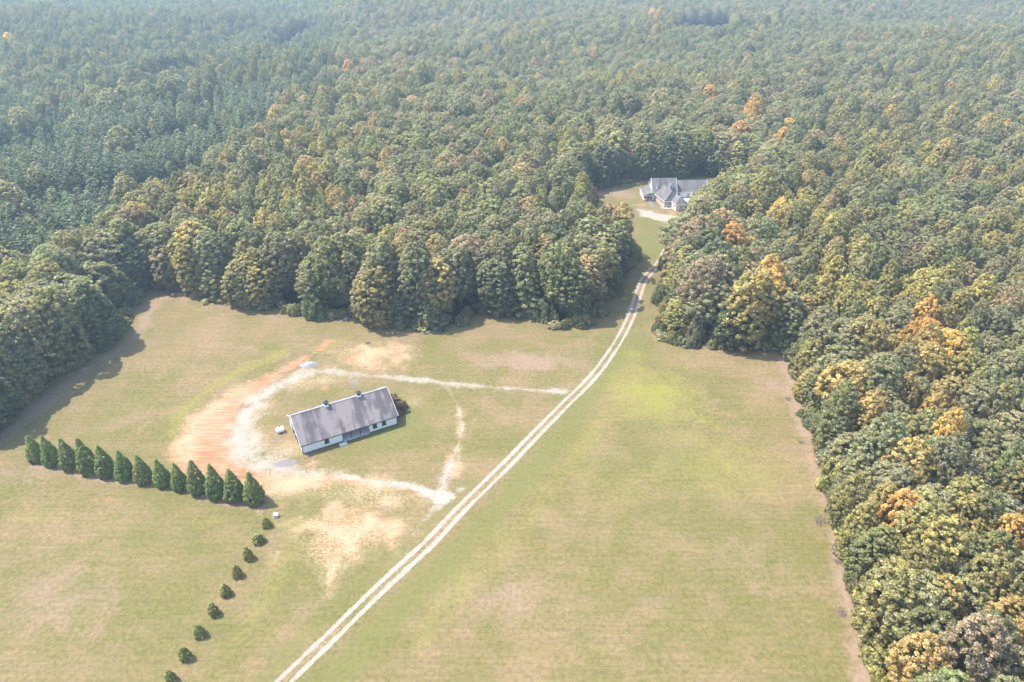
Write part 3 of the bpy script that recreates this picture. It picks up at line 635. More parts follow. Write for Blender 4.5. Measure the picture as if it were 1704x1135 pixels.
def mass(name, label, ids, extra=None):
    """countless far trees as one object: points carrying whole trees"""
    pk = []; pi = {}
    for k in ('oak', 'poplar', 'edge', 'tall', 'pine', 'cedar', 'shrub'):
        for v, (cm, tm) in enumerate(PROTO[k]):
            j = len(pk); pi[(k, v)] = j
            pair = []
            for nm, me in (('crown', cm), ('trunk', tm)): pair.append(bpy.data.objects.new('source_'+nm, me))
            pk.append(pair)
    rows = [(tx[i], ty[i], float(terrain(tx[i], ty[i])), kinds[i], int(var[i]), rot[i], SX[i], SZ[i], tint(cols[i])) for i in ids]+(extra or [])
    V = np.array([(r[0], r[1], r[2]) for r in rows]); me = bpy.data.meshes.new(name); me.vertices.add(len(V)); me.vertices.foreach_set('co', V.astype(np.float32).ravel())
    def A(n, t, vals, f):
        a = me.attributes.new(n, t, 'POINT'); a.data.foreach_set(f, np.array(vals, np.float32 if t != 'INT' else np.int32).ravel())
    A('pick', 'INT', [pi[(r[3], r[4] % len(PROTO[r[3]]))] for r in rows], 'value')
    A('rz', 'FLOAT_VECTOR', [(0, 0, r[5]) for r in rows], 'vector')
    A('sc', 'FLOAT_VECTOR', [(r[6], r[6], r[7]) for r in rows], 'vector')
    A('tint', 'FLOAT_COLOR', [(*r[8], 1) for r in rows], 'color')
    o = bpy.data.objects.new(name, me); COL.objects.link(o)
    ng = bpy.data.node_groups.new('trees', 'GeometryNodeTree'); ng.interface.new_socket('Geometry', in_out='INPUT', socket_type='NodeSocketGeometry'); ng.interface.new_socket('Geometry', in_out='OUTPUT', socket_type='NodeSocketGeometry')
    N = ng.nodes.new; L = ng.links.new; gi = N('NodeGroupInput'); g2 = N('NodeGroupOutput')
    iop = N('GeometryNodeInstanceOnPoints'); join = N('GeometryNodeJoinGeometry')
    for pair in reversed(pk):
        jj = N('GeometryNodeJoinGeometry')
        for ob in pair:
            oi = N('GeometryNodeObjectInfo'); oi.inputs['Object'].default_value = ob; L(oi.outputs['Geometry'], jj.inputs[0])
        g2i = N('GeometryNodeGeometryToInstance'); L(jj.outputs[0], g2i.inputs[0]); L(g2i.outputs[0], join.inputs[0])
    def at(n, t):
        a = N('GeometryNodeInputNamedAttribute'); a.data_type = t; a.inputs['Name'].default_value = n; return a.outputs[0]
    L(gi.outputs[0], iop.inputs['Points']); L(join.outputs[0], iop.inputs['Instance']); iop.inputs['Pick Instance'].default_value = True
    L(at('pick', 'INT'), iop.inputs['Instance Index']); L(at('sc', 'FLOAT_VECTOR'), iop.inputs['Scale'])
    e2r = N('FunctionNodeEulerToRotation'); L(at('rz', 'FLOAT_VECTOR'), e2r.inputs[0]); L(e2r.outputs[0], iop.inputs['Rotation'])
    L(iop.outputs[0], g2.inputs[0])
    md = o.modifiers.new('trees', 'NODES'); md.node_group = ng
    tag(o, label, 'woodland', kind='stuff'); return o
rest = [i for i in range(n_t) if i not in ind and sight[i]]
# low undergrowth along the wood's edge
und = []
ep = W(FIELD[3:-1])
for a, b in zip(ep[:-1], ep[1:]):
    L_ = math.hypot(b[0]-a[0], b[1]-a[1]); nn = int(L_/1.7)
    nrm = np.array([b[1]-a[1], -(b[0]-a[0])])/max(L_, .01)
    for k in range(nn):
        t = (k+rng.random())/max(1, nn); q = rng.uniform(.3, 4.5)
        p = np.array(a)*(1-t)+np.array(b)*t
        for sgn in (1, -1):
            pp = p+nrm*q*sgn; g = proj(pp[0], pp[1], 0)
            if not inpoly(np.array([g[0]]), np.array([g[1]]), FIELD)[0]:
                gx_, gy_ = float(g[0]), float(g[1])
                if 1100 < gx_ < 1200 and 250 < gy_ < 420: continue
                und.append((pp[0], pp[1], 0, 'shrub', int(rng.integers(0, 99)), rng.uniform(0, 6), rng.uniform(.45, .95), rng.uniform(.5, 1.3), tint(['mid', 'dark', 'olive', 'grey', 'brown'][int(rng.integers(0, 5))])))
q = np.where((ty < 340) & (tcx > -60) & (tcx < 1800))[0]; q = rng.permutation(q)[:1500]
for i in q:
    x_, y_ = tx[i]+rng.normal(0, 3.2), ty[i]+rng.normal(0, 3.2); g = proj(x_, y_, 0)
    if inpoly(np.array([float(g[0])]), np.array([float(g[1])]), FIELD)[0]: continue
    und.append((x_, y_, 0, 'shrub', int(rng.integers(0, 99)), rng.uniform(0, 6), rng.uniform(1.0, 1.7), rng.uniform(1.4, 3.2), tint(['mid', 'dark', 'olive', 'grey'][int(rng.integers(0, 4))])))
print('trees', n_t, 'individual', len(ind), 'shrubs', len(und))
mass('distant_woodland', 'unbroken green and autumn-tinged woodland canopy running back to the hazy distance', rest)
for s_ in ('x',):
    o = mass('undergrowth', 'low mixed green undergrowth filling in along the foot of the wood', [], und); o['category'] = 'undergrowth'

# ------------------------------------------------------------------ hedge row and young trees
Z3 = 3.6256
row = [(228, 330, 165), (325, 355, 160), (433, 375, 188), (545, 400, 180), (655, 420, 230), (765, 438, 260), (875, 460, 290), (988, 480, 310), (1092, 500, 338), (1203, 522, 320), (1313, 548, 335), (1422, 563, 365), (1540, 583, 385)]
for i, (bx, by, tp) in enumerate(row):
    px, py = bx/Z3+.5, 680+by/Z3-6.5; x, y = G(px, py)
    hgt = (by-tp)/Z3-3.5; sc = hgt/48.0
    o = place('arbor', i, (x, y, 0), i*1.7, .96*(1.06+.30*(sc-1)+rng.normal(0, .05)), sc*rng.uniform(.95, 1.03), [.28+rng.normal(0, .016), .36+rng.normal(0, .018), .13], 'arborvitae_tree')
    where = ('leftmost, nearest the wood' if i == 0 else 'rightmost, nearest the small bushes' if i == 12 else f'{ordw(i+1)} from the left')
    tag(o, f'dense green conical evergreen in the row of thirteen, {where}', 'evergreen', 'conical evergreens planted in a row')
small = [(733, 210, 148), (687, 305, 250), (625, 403, 325), (560, 508, 435), (490, 620, 555), (418, 738, 665), (335, 866, 795), (250, 1003, 928), (165, 1138, 1070)]
for i, (bx, by, tp) in enumerate(small):
    x, y = G(240+bx/3.604, 820+by/3.604-3.0); sc = (by-tp)/72.0*1.0
    o = place('young', i, (x, y, 0), i*2.1, 1.0+rng.normal(0, .07)+(.22 if i in (1,) else 0), max(.78, sc)*1.02, [.34+rng.normal(0, .02), .37+rng.normal(0, .015), .13], 'young_evergreen')
    where = 'farthest, beside the white box' if i == 0 else ('nearest, cut by the photo\'s bottom edge' if i == 8 else f'{ordw(i+1)} from the farthest end')
    tag(o, f'small young evergreen bush in the diagonal line, {where}', 'evergreen bush', 'young evergreen bushes planted in a line')
# maroon shrub against the barn's end
def bp(s, t, z=0): return barnA+be*s+bw*t+Vector((0, 0, z))
for k, (s, t, a, b, lab) in enumerate(((BL+2.0, 5.2, 1.02, 1.25, 'brownish maroon shrub by the right end of the barn, front one'), (BL+1.6, 8.2, .85, 1.15, 'brownish maroon shrub by the right end of the barn, rear one'))):
    p = bp(s, t); o = place('shrub', k, (p.x, p.y, 0), BANG, a, b, [.34, .25, .20], 'shrub'); tag(o, lab, 'shrub', 'shrubs beside the barn')
# dead brush heaps along the right field edge
TW = simple('dry_twig', (.24, .185, .155), .95, .1, .2, 6)
for k, (px, py, s, lab) in enumerate(((1364, 868, 1.7, 'large heap of grey dead brush against the right wood, by a bush'), (1393, 934, 1.0, 'small heap of grey dead brush halfway down the right field edge'), (1400, 1020, 1.15, 'lowest heap of grey-lilac dead brush on the right field edge'), (1311, 664, 1.1, 'grey dead brush patch at the upper corner of the right field'), (1333, 736, .8, 'tiny grey brush heap beside the orange bare soil'), (613, 571, .8, 'small dark brush heap on straw patch behind the barn'))):
    x, y = G(px, py); mb = MB()
    for q in range(70):
        a = random.random()*6.28; r = random.random()*.9*s; p0 = Vector((math.cos(a)*r, math.sin(a)*r, .03)); d = Vector((random.gauss(0, 1), random.gauss(0, 1), abs(random.gauss(0, .5))+.1)).normalized()
        p1 = p0+d*random.uniform(.4, 1.0)*s*.8; mb.tube([p0, (p0+p1)/2+Vector((0, 0, .08)), p1], [.035, .028, .012], 4)
    o = mb.build('brush_heap', TW); o.location = (x, y, 0); tag(o, lab, 'brush heap', 'heaps of dead brush')

# ------------------------------------------------------------------ barn
WHITE = simple('white_board', (.74, .76, .80), .65, .3, .05, .7)
TRIM = simple('dark_green_trim', (.030, .048, .045), .5, .4, .1, 2)
CREAM = simple('cream_trim', (.80, .79, .77), .6, .3, .04, 1)
def glass_mat():
    t = NT('window_glass'); g = t.n('ShaderNodeNewGeometry').outputs['Position']; n = t.noise(g, 1.2, 2)
    t.bsdf(t.mix(n, (.02, .035, .04), (.06, .09, .10)), .08, .6); return t.m
GLASS = glass_mat()
def board_mat(name, c, w=.25):
    """vertical board siding: thin dark joints along the object's x and y"""
    t = NT(name); tc = t.n('ShaderNodeTexCoord').outputs['Object']
    wv = t.n('ShaderNodeTexWave', wave_type='BANDS', bands_direction='DIAGONAL'); wv.inputs['Scale'].default_value = .9; t.l(tc, wv.inputs[0])
    n = t.noise(tc, .8, 4, .6); joint = t.ramp(wv.outputs[1], .0, .08)
    c0 = t.mix(n, [v*.9 for v in c], [min(1, v*1.05) for v in c]); c1 = t.mix(joint, [v*.8 for v in c], c0)
    t.bsdf(c1, .65, .3, 0, wv.outputs[1], .15, .02); return t.m
SIDING = board_mat('white_siding', (.76, .77, .78))
def shingle_mat(name, c, d):
    t = NT(name); tc = t.n('ShaderNodeTexCoord').outputs['Object']
    st = t.noise(t.mapping(tc, (.55, .07, .07)), 1, 4, .6, .3); mid = t.noise(tc, .35, 4, .6); fi = t.noise(t.mapping(tc, (3, 8, 8)), 1, 3, .7)
    blot = t.ramp(t.math('ADD', t.math('MULTIPLY', st, .65), t.math('MULTIPLY', mid, .35)), .44, .58)
    col = t.mix(blot, c, d); col = t.mix(t.math('MULTIPLY', fi, .45), col, [v*.6 for v in d])
    br = t.n('ShaderNodeTexBrick'); br.inputs['Scale'].default_value = 3.0; br.inputs['Mortar Size'].default_value = .03; t.l(t.mapping(tc, (1, 2, 1)), br.inputs[0])
    t.bsdf(col, .9, .15, 0, fi, .4, .02); return t.m
ROOFM = shingle_mat('weathered_shingles', (.27, .235, .23), (.125, .11, .116))
ROOFH = shingle_mat('grey_shingles', (.20, .19, .19), (.135, .13, .132))
PINKW = simple('pinkish_plank', (.72, .58, .52), .85, .15, .15, 1.2); CONC = simple('concrete', (.62, .60, .57), .9, .2, .1, 1)
METAL = simple('zinc_metal', (.62, .66, .70), .4, .5, .08, 2, .2)

def window(parent, c, n, w=1.0, h=1.45, frame=TRIM, dbl=True):
    """c centre on the wall face, n outward normal; frame proud of the wall, glass inside it"""
    c = Vector(c); n = Vector(n).normalized(); s = Vector((-n.y, n.x, 0))
    f = MB(); t = .09; up = Vector((0, 0, 1)); cc = c+n*.03
    for a, b in (((-w/2, -h/2), (w/2, -h/2)), ((-w/2, h/2), (w/2, h/2)), ((-w/2, 0), (w/2, 0))): f.bar(cc+s*a[0]+up*a[1], cc+s*b[0]+up*b[1], .08, t)
    for q in (-w/2, w/2) if not dbl else (-w/2, 0, w/2): f.bar(cc+s*q+up*(-h/2-t/2)+n*.004, cc+s*q+up*(h/2+t/2)+n*.004, t*.9, .08)
    o = f.build('window', frame, parent)
    g = MB(); a = c+n*.012; g.add([a+s*(-w/2)-up*h/2, a+s*(w/2)-up*h/2, a+s*(w/2)+up*h/2, a-s*(w/2)+up*h/2], [(0, 1, 2, 3)]); g.build('pane', GLASS, o)
    sl = MB(); a = c-up*(h/2+.09)+n*.06; sl.bar(a-s*(w/2+.1), a+s*(w/2+.1), .12, .06); sl.build('sill', CREAM if frame is not TRIM else TRIM, o)
    return o
barn = empty('barn', (barnA.x, barnA.y, 0), BANG); tag(barn, 'long white barn with grey shingle roof, two cupolas and open middle bay', 'barn')
WH, RH = 3.0, 7.3; O1, O2, OD = 10.0, 16.7, 4.6; T = .18
# walls (x along the front, y back)
def wall_quad(mb, x0, x1, y, z1, inward, holes=()):
    pass
w = MB()
w.box(0, 0, 0, O1, T, WH); w.box(O2, 0, 0, BL, T, WH)            # front, either side of the bay
w.box(0, BW-T, 0, BL, BW, WH)                                       # back
def gable(mb, x0, x1):
    k = RH-.22
    v = [(x0, T, 0), (x0, BW-T, 0), (x0, BW-T, WH-.02), (x0, BW/2, k), (x0, T, WH-.02)]; v2 = [(x1, p[1], p[2]) for p in v]
    mb.add(v+v2, [(0, 4, 3, 2, 1), (5, 6, 7, 8, 9), (0, 1, 6, 5), (1, 2, 7, 6), (2, 3, 8, 7), (3, 4, 9, 8), (4, 0, 5, 9)])
gable(w, 0.002, T); gable(w, BL-T, BL-.002)
w.build('wall', SIDING, barn)
iw = MB(); iw.box(O1-T, T+.003, 0, O1-.004, OD, WH-.05); iw.box(O2+.004, T+.003, 0, O2+T, OD, WH-.05); iw.box(O1-T, OD+.003, 0, O2+T, OD+T, WH+.3); iw.build('bay_wall', PINKW, barn)['label'] = 'pinkish inner walls of the open bay'
fl = MB(); fl.box(O1, -.3, .0, O2, OD, .12); fl.build('bay_floor', CONC, barn)
ce = MB(); ce.box(O1, .25, WH-.18, O2, OD, WH-.1); ce.build('bay_ceiling', PINKW, barn)
# roof: two slopes with overhang
ov, og = .45, .35; sl = (RH-WH)/(BW/2)
def zr(y): return WH+.12+sl*(y if y < BW/2 else BW-y)
r = MB(); r.slab([(-og, -ov, zr(-ov)), (BL+og, -ov, zr(-ov)), (BL+og, BW/2, zr(BW/2)), (-og, BW/2, zr(BW/2))], .14)
roof = r.build('roof', ROOFM, barn)
r2 = MB(); r2.slab([(-og, BW/2+.004, zr(BW/2)-.003), (BL+og, BW/2+.004, zr(BW/2)-.003), (BL+og, BW+ov, zr(BW+ov)), (-og, BW+ov, zr(BW+ov))], .14)
r2.build('roof', ROOFM, barn)
rc = MB(); rc.bar((-og, BW/2, zr(BW/2)+.015), (BL+og, BW/2, zr(BW/2)+.015), .32, .05); rc.build('ridge_cap', simple('ridge_shingle', (.34, .32, .33)), roof)
fa = MB(); fa.box(-og, -ov-.05, zr(-ov)-.26, BL+og, -ov-.004, zr(-ov)-.005); fa.build('fascia', TRIM, roof)
gu = MB(); gu.tube([(-og+.02, -ov-.11, zr(-ov)-.06), (BL/2, -ov-.11, zr(-ov)-.08), (BL+og-.02, -ov-.11, zr(-ov)-.06)], [.055]*3, 8); gu.build('gutter', TRIM, roof)
rk = MB()
for x in (-og-.03, BL+og+.03):
    rk.bar((x, -ov, zr(-ov)-.08), (x, BW/2, zr(BW/2)-.08), .05, .2); rk.bar((x, BW/2, zr(BW/2)-.08), (x, BW+ov, zr(BW+ov)-.08), .05, .2)
rk.build('rake_board', CREAM, roof)
for x in (.0, BL):
    c = MB(); c.bar((x, -.012, 0), (x, -.012, WH-.1), .16, .16); c.build('corner_board', TRIM, barn)
for x in (O1, O2):
    c = MB(); c.bar((x, -.02, 0), (x, -.02, WH-.1), .15, .15); c.build('corner_board', TRIM, barn)
sk = MB(); sk.box(.1, -.03, 0, O1-.1, -.003, .16); sk.box(O2+.1, -.03, 0, BL-.1, -.003, .16); sk.build('skirting', TRIM, barn)
for x in (12.2, 14.5):
    p = MB(); p.bar((x, .05, .12), (x, .05, WH-.1), .16); 
    for d in (-1, 1): p.bar((x, .05, WH-.85), (x+d*.75, .05, WH-.15), .1)
    p.build('post', TRIM, barn)
hb = MB(); hb.box(O1+.08, -.06, WH-.34, O2-.08, .16, WH-.1); hb.build('bay_beam', TRIM, barn)
for x in (6.0, 18.3, 20.7): window(barn, (x, 0, 1.75), (0, -1, 0), 1.0, 1.45)
# left gable: tall sliding doors in dark frames and a loft window
for y0 in (4.4, 6.75):
    d = MB(); d.box(-.08, y0, .05, -.02, y0+2.2, 3.3); dd = d.build('door', SIDING, barn)
    f = MB()
    for a, b in (((y0, .05), (y0, 3.3)), ((y0+2.2, .05), (y0+2.2, 3.3)), ((y0, 3.3), (y0+2.2, 3.3)), ((y0, 1.6), (y0+2.2, 1.6)), ((y0, .12), (y0+2.2, 1.6)), ((y0+2.2, .12), (y0, 1.6))):
        f.bar((-.11, a[0], a[1]), (-.11, b[0], b[1]), .06, .16)
    f.build('door_frame', TRIM, dd)
rl = MB(); rl.bar((-.16, 2.6, 3.45), (-.16, 10.8, 3.45), .1, .12); rl.build('door_rail', TRIM, barn)
window(barn, (0, BW/2, 4.9), (-1, 0, 0), 1.1, 1.3); window(barn, (0, 2.2, 1.8), (-1, 0, 0), .9, 1.2)
# cupolas
for x in (8.5, 16.9):
    yc, zc = BW/2, zr(BW/2)
    c = MB(); c.box(x-.5, yc-.5, zc-.45, x+.5, yc+.5, zc+.28); cu = c.build('cupola', CREAM, barn)
    l = MB(); l.box(x-.42, yc-.42, zc+.28, x+.42, yc+.42, zc+.85)
    for k in range(5):
        for s_ in (-1, 1): l.bar((x-.40, yc+s_*.43, zc+.34+k*.1), (x+.40, yc+s_*.43, zc+.34+k*.1), .05, .03); l.bar((x+s_*.43, yc-.40, zc+.34+k*.1), (x+s_*.43, yc+.40, zc+.34+k*.1), .05, .03)
    l.build('louver', TRIM, cu)
    rr = MB(); a = .68; z = zc+.85; rr.add([(x-a, yc-a, z), (x+a, yc-a, z), (x+a, yc+a, z), (x-a, yc+a, z), (x, yc, z+.62)], [(3, 2, 1, 0), (0, 1, 4), (1, 2, 4), (2, 3, 4), (3, 0, 4)]); rr.build('cupola_roof', simple('slate_metal', (.055, .07, .075), .7, .2), cu)
# things by the barn
p = bp(9.6, -1.1); s = MB(); s.box(-.95, -.6, 0, .95, .6, .10); s.box(-.88, -.53, .10, .88, .53, .13); o = s.build('concrete_slab', CONC); o.location = p; o.rotation_euler = (0, 0, BANG); tag(o, 'pale concrete step slab on grass before the barn bay', 'slab')
p = bp(14.6, -.75)
b = MB(); b.tube([(0, 0, 0), (0, 0, .06), (0, 0, .45), (0, 0, .82), (0, 0, .88)], [.27, .30, .32, .30, .27], 16); tr_ = empty('barrel', (p.x, p.y, 0)); b.build('barrel_body', simple('grey_drum', (.20, .22, .24), .6)  , tr_, True)
b = MB(); b.tube([(0, 0, .885), (0, 0, .93)], [.29, .27], 16); b.build('lid', METAL, tr_); tag(tr_, 'small grey barrel standing at the barn bay post', 'barrel')
# white tank lying by the left gable
x, y = G(467, 719); tk = empty('water_tank', (x, y, 0), .5)
pr = [(-1.05, .05), (-1.0, .42), (-.85, .66), (-.5, .78), (0, .82), (.5, .78), (.85, .66), (1.0, .42), (1.05, .05)]
b = MB(); b.tube([(a, 0, .84) for a, _ in pr], [r_ for _, r_ in pr], 20); b.build('tank_body', simple('white_plastic', (.85, .85, .86), .45, .4, .03), tk, True)
b = MB(); b.tube([(0, 0, 1.62), (0, 0, 1.74)], [.2, .2], 12); b.build('tank_lid', TRIM, tk)
for a in (-.55, .55):
    b = MB(); b.box(a-.12, -.5, 0, a+.12, .5, .2); b.build('cradle', CONC, tk)
tag(tk, 'round white tank on the gravel left of the barn', 'tank')
# white utility box at the end of the hedge row
x, y = G(459.5, 860); ub = empty('utility_box', (x, y, 0), .15)
b = MB(); b.box(-.5, -.42, 0, .5, .42, .14); b.build('pad', CONC, ub)
b = MB(); b.box(-.43, -.36, .14, .43, .36, .72); b.build('cabinet', simple('grey_paint', (.40, .46, .52), .5), ub)
b = MB(); b.add([(-.48, -.41, .72), (.48, -.41, .72), (.48, .41, .78), (-.48, .41, .78), (-.46, -.39, .80), (.46, -.39, .80), (.46, .39, .86), (-.46, .39, .86)], [(3, 2, 1, 0), (4, 5, 6, 7), (0, 1, 5, 4), (1, 2, 6, 5), (2, 3, 7, 6), (3, 0, 4, 7)]); b.build('lid', WHITE, ub)
tag(ub, 'small white utility box on grass between hedge row and young bushes', 'utility box')
# gravel heap and stones
def heap(name, px, py, rx, ry, h, lab, cat, mat, ang=0, seed=1):
    x0, y0 = G(px, py); n = 26; g = MB(); vs = []; fs = []
    for i in range(n+1):
        for j in range(n+1):
            a = (i/n-.5)*2; b_ = (j/n-.5)*2; q = math.hypot(a, b_)
            zz = max(0, 1-q*q)**.8*h*(.6+.7*float(vnoise(a*3+5, b_*3, .8, seed)))+.02*float(vnoise(a*30, b_*30, 1, seed+3))-.015
            vs.append((a*rx, b_*ry, zz))
    for i in range(n):
        for j in range(n): k = i*(n+1)+j; fs.append((k, k+n+1, k+n+2, k+1))
    g.add(vs, fs); o = g.build(name, mat, None, True); o.location = (x0, y0, 0); o.rotation_euler = (0, 0, ang); return tag(o, lab, cat)
GRV = simple('pale_gravel', (.27, .265, .27), .95, .1, .3, 3)
heap('gravel_heap', 514, 607, 2.6, 1.5, .8, 'low heap of white-grey gravel at the top of the barn loop', 'gravel heap', GRV, .1)
def stones(px, py, n, sx, sy, lab, seed):
    random.seed(seed); x0, y0 = G(px, py); rt = empty('rock_pile', (x0, y0, 0))
    for k in range(n):
        b = MB(); s = random.uniform(.28, .75); a0 = random.random()*6
        vs = []; 
        for zi, rr in ((0, 1), (.45, 1.02), (.8, .62)):
            for q in range(7): vs.append((s*rr*math.cos(q*.897+a0)*random.uniform(.8, 1.15), s*rr*.8*math.sin(q*.897+a0)*random.uniform(.8, 1.15), s*zi*.7))
        fs = [(i*7+q, i*7+(q+1) % 7, (i+1)*7+(q+1) % 7, (i+1)*7+q) for i in range(2) for q in range(7)]+[tuple(14+q for q in range(7))]
        b.add(vs, fs); o = b.build('rock', ROCK, rt); o.location = (random.uniform(-sx, sx), random.uniform(-sy, sy), random.uniform(-.05, .05))
    tag(rt, lab, 'rock pile')
ROCK = simple('lichened_rock', (.30, .29, .29), .95, .1, .25, 1.5)
stones(547, 529, 34, 6.2, 1.3, 'long low pile of pale rocks at the foot of the wood behind the barn', 4)
stones(716, 553, 9, 3.0, .7, 'small scatter of pale rocks under the wood, right of the long pile', 8)

# ------------------------------------------------------------------ house in the clearing
hx, hy = G(1085.5, 333); house = empty('house', (hx, hy, 0), R(1.0))
tag(house, 'white gabled house with grey roofs, dormers and side porch in a clearing', 'house')
HW = simple('white_siding_house', (.80, .80, .80), .6, .3, .04, 1); BRICK = simple('pale_brick', (.50, .40, .36), .9, .1, .12, 2)
def gable_block(x0, x1, y0, y1, he_f, he_b, hr, yr, wall_m, nm='wall'):
    b = MB()
    v = [(x0, y0, 0), (x0, y1, 0), (x0, y1, he_b), (x0, yr, hr), (x0, y0, he_f)]; v2 = [(x1, p[1], p[2]) for p in v]
    b.add(v+v2, [(0, 4, 3, 2, 1), (5, 6, 7, 8, 9), (0, 1, 6, 5), (1, 2, 7, 6), (4, 0, 5, 9)])
    b.build(nm, wall_m, house)
    rm = MB(); o_ = .35; sf = (hr-he_f)/(yr-y0); sb = (hr-he_b)/(y1-yr)
    rm.slab([(x0-o_, y0-o_, he_f-sf*o_+.12), (x1+o_, y0-o_, he_f-sf*o_+.12), (x1+o_, yr, hr+.12), (x0-o_, yr, hr+.12)], .14)
    rm.slab([(x0-o_, yr+.003, hr+.118), (x1+o_, yr+.003, hr+.118), (x1+o_, y1+o_, he_b-sb*o_+.12), (x0-o_, y1+o_, he_b-sb*o_+.12)], .14)
    ro = rm.build('roof', ROOFH, house)
    tm = MB()
    for x in (x0-o_-.05, x1+o_+.05):
        tm.bar((x, y0-o_, he_f-sf*o_+.05), (x, yr, hr+.05), .08, .24); tm.bar((x, yr, hr+.05), (x, y1+o_, he_b-sb*o_+.05), .08, .24)
    tm.bar((x0-o_, y0-o_-.05, he_f-sf*o_+.02), (x1+o_, y0-o_-.05, he_f-sf*o_+.02), .08, .2)
    tm.build('trim', CREAM, ro); return ro
gable_block(0, 10.8, 0, 10.5, 3.4, 4.2, 8.8, 5.0, HW)                  # main block
# chimneyless roof with two dormers
for x in (2.5, 8.4):
    b = MB(); yf, zb, zt = 1.15, 4.75, 6.5
    v = [(x-.75, yf, zb-.4), (x+.75, yf, zb-.4), (x+.75, yf, zt), (x, yf, zt+.75), (x-.75, yf, zt)]; v2 = [(p[0], 4.2, p[2]) for p in v]
    b.add(v+v2, [(0, 1, 2, 3, 4), (1, 6, 7, 2), (5, 0, 4, 9), (9, 8, 7, 6, 5)]); dm_ = b.build('dormer', HW, house)
    b = MB(); b.slab([(x-.95, yf-.2, zt-.12), (x, yf-.2, zt+.9), (x, 4.4, zt+.9), (x-.95, 4.4, zt-.12)][::-1], .1); b.slab([(x+.003, yf-.2, zt+.9), (x+.95, yf-.2, zt-.12), (x+.95, 4.4, zt-.12), (x+.003, 4.4, zt+.9)][::-1], .1); b.build('dormer_roof', ROOFH, dm_)
    window(house, (x, yf, 5.6), (0, -1, 0), .85, 1.3, CREAM)
window(house, (0, 4.2, 5.8), (-1, 0, 0), .8, 1.4, CREAM); window(house, (0, 6.2, 5.8), (-1, 0, 0), .8, 1.4, CREAM)
# left side porch (lean-to roof on posts)
b = MB(); b.slab([(-4.6, -1.2, 2.75), (-.02, -1.2, 3.95), (-.02, 8.6, 3.95), (-4.6, 8.6, 2.75)], .14); pr_ = b.build('porch_roof', ROOFH, house)
b = MB(); b.box(-4.68, -1.25, 2.45, -4.6, 8.65, 2.74); b.box(-4.6, -1.28, 2.45, -.1, -1.2, 2.72); b.build('porch_trim', CREAM, pr_)
b = MB(); b.box(-4.4, -1.0, 0, -.01, 8.4, .35); b.build('porch_floor', BRICK, house)
for (px_, py_) in ((-4.35, -.9), (-2.9, -.9), (-1.5, -.9), (-.3, -.9), (-4.35, 1.5), (-4.35, 3.9), (-4.35, 6.2), (-4.35, 8.2)):
    b = MB(); b.bar((px_, py_, .35), (px_, py_, 2.62), .2); b.box(px_-.16, py_-.16, .35, px_+.16, py_+.16, .6); b.build('porch_post', CREAM, house)
b = MB()
for z_ in (.75, 1.25): b.bar((-4.35, -.8, z_), (-4.35, 8.2, z_), .07)
b.build('porch_rail', CREAM, house)
window(house, (0, 1.2, 1.8), (-1, 0, 0), 1.6, 1.7, CREAM); window(house, (0, 5.2, 1.8), (-1, 0, 0), 1.6, 1.7, CREAM)
# angled front wing with hipped roof
def hip(cx, cy, w_, d_, he, hr, ridge, ang, wall_m, oh=.4, nm='wall'):
    ca, sa = math.cos(ang), math.sin(ang)
    P = lambda a, b_, z_: (cx+a*ca-b_*sa, cy+a*sa+b_*ca, z_)
    b = MB(); b.add([P(-w_/2, -d_/2, 0), P(w_/2, -d_/2, 0), P(w_/2, d_/2, 0), P(-w_/2, d_/2, 0), P(-w_/2, -d_/2, he), P(w_/2, -d_/2, he), P(w_/2, d_/2, he), P(-w_/2, d_/2, he)], [(0, 1, 5, 4), (1, 2, 6, 5), (2, 3, 7, 6), (3, 0, 4, 7)]); b.build(nm, wall_m, house)
    W2, D2 = w_/2+oh, d_/2+oh; e = he-.05; r0, r1 = ridge
    b = MB(); vs = [P(-W2, -D2, e), P(W2, -D2, e), P(W2, D2, e), P(-W2, D2, e), P(0, r0, hr), P(0, r1, hr)]; lo = [(p[0], p[1], p[2]-.12) for p in vs[:4]]
    b.add(vs+lo, [(0, 1, 4), (1, 2, 5, 4), (2, 3, 5), (3, 0, 4, 5), (6, 7, 1, 0), (7, 8, 2, 1), (8, 9, 3, 2), (9, 6, 0, 3), (9, 8, 7, 6)]); ro = b.build('roof', ROOFH, house)
    t = MB()
    for q, s_ in (((-W2, -D2), (W2, -D2)), ((W2, -D2), (W2, D2)), ((-W2, D2), (-W2, -D2))): t.bar(P(q[0], q[1]-.03, e-.08), P(s_[0], s_[1]-.03, e-.08), .08, .2)
    t.build('trim', CREAM, ro); return P
wp = hip(6.2, -4.2, 8.2, 10.0, 3.0, 7.0, (-3.0, 5.8), R(14), BRICK)
wp2 = hip(9.6, -9.8, 5.8, 7.4, 2.9, 5.6, (-1.2, 3.4), R(14), HW)
c_ = wp2(-.3, -3.7, 1.5); nn_ = Vector((math.sin(R(14)), -math.cos(R(14)), 0)); window(house, c_, nn_, .9, 1.3, CREAM); window(house, wp2(1.9, -3.7, 1.5), nn_, .9, 1.3, CREAM)
window(house, wp(-1.6, -5.0, 1.6), nn_, 1.3, 1.5, CREAM); window(house, wp(-3.0, -5.0, 1.6), nn_, .7, 1.5, CREAM)
n2 = Vector((-math.cos(R(14)), -math.sin(R(14)), 0)); window(house, wp(-4.1, -1.5, 1.6), n2, 1.2, 1.5, CREAM); window(house, wp2(-2.9, -2, 1.6), n2, .9, 1.3, CREAM)
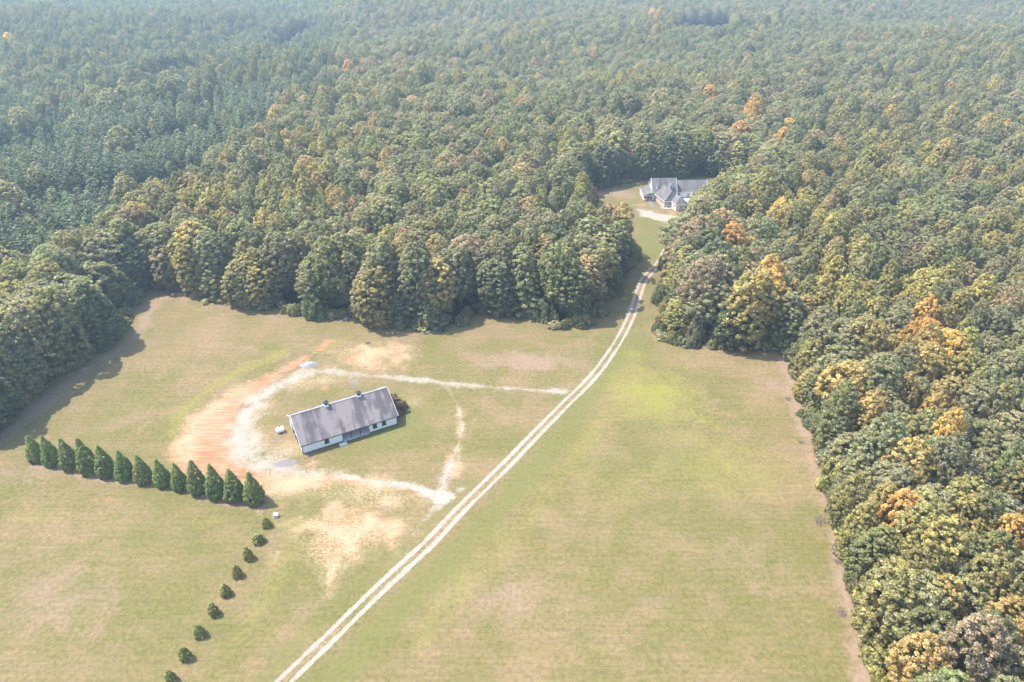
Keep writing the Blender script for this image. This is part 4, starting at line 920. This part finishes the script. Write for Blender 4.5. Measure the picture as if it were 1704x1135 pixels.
# garage block at right
gable_block(11.6, 26.0, 3.0, 12.0, 3.0, 3.0, 6.9, 7.6, BRICK)
b = MB(); b.box(10.79, 2.6, 0, 11.6, 6.5, 3.2); b.build('link_wall', HW, house)
for x in (15.0, 19.6):
    b = MB(); b.box(x-1.5, 2.93, .03, x+1.5, 2.985, 2.25); d = b.build('garage_door', HW, house)
    b = MB()
    for k in range(4): b.bar((x-1.5, 2.915, .35+k*.52), (x+1.5, 2.915, .35+k*.52), .03, .04)
    b.build('door_panel', CREAM, d)
b = MB(); b.box(12.4, 2.93, .03, 13.2, 2.985, 2.1); b.build('door', TRIM, house)
b = MB(); b.box(-.5, -12.2, 0, 7.0, -9.4, .12); o = b.build('concrete_terrace', CONC); o.location = (hx+1.6, hy+.2, 0); o.rotation_euler = (0, 0, R(15)); tag(o, 'pale concrete terrace in front of the angled house wing', 'terrace')
b = MB(); b.box(12.0, -6.5, 0, 21.5, 2.7, .06); o = b.build('parking_apron', CONC); o.location = (hx, hy, 0); tag(o, kind='structure')

# ------------------------------------------------------------------ air, sky, sun
hm = bpy.data.materials.new('haze_air'); hm.use_nodes = True; nt = hm.node_tree; nt.nodes.clear()
ou = nt.nodes.new('ShaderNodeOutputMaterial'); pv = nt.nodes.new('ShaderNodeVolumePrincipled'); nt.links.new(pv.outputs[0], ou.inputs['Volume'])
pv.inputs['Color'].default_value = (.62, .81, 1, 1); pv.inputs['Density'].default_value = .00031; pv.inputs['Anisotropy'].default_value = .25
hb_ = MB(); hb_.box(-EXT-60, -700, -32, EXT+60, 3060, 135); ho = hb_.build('haze', hm); tag(ho, kind='stuff', label='thin pale summer haze filling the air over fields and woods', cat='haze')

SUN_EL = R(58); sdir = Vector((-.955, .30, 0)).normalized()      # toward the sun on plan
world = bpy.data.worlds.new('World'); scene.world = world; world.use_nodes = True; wn_ = world.node_tree; bg = wn_.nodes['Background']
sk = wn_.nodes.new('ShaderNodeTexSky'); sk.sky_type = 'NISHITA'; sk.sun_disc = False; sk.sun_elevation = SUN_EL; sk.sun_rotation = math.atan2(sdir.x, sdir.y)
sk.air_density = 1.2; sk.dust_density = 1.5
wn_.links.new(sk.outputs[0], bg.inputs[0]); bg.inputs[1].default_value = .15
sl_ = bpy.data.lights.new('sun', 'SUN'); sl_.energy = 3.2; sl_.angle = R(.5); sl_.color = (1, .94, .83)
so_ = bpy.data.objects.new('sun', sl_); COL.objects.link(so_)
v = Vector((sdir.x*math.cos(SUN_EL), sdir.y*math.cos(SUN_EL), math.sin(SUN_EL))); so_.rotation_euler = v.to_track_quat('Z', 'Y').to_euler(); so_.location = (0, 0, 200)
scene.view_settings.view_transform = 'Standard'; scene.view_settings.look = 'None'; scene.view_settings.exposure = 1.5; scene.view_settings.gamma = 1
scene.render.engine = 'CYCLES'
scene.cycles.max_bounces = 4; scene.cycles.transparent_max_bounces = 4; scene.cycles.volume_bounces = 0
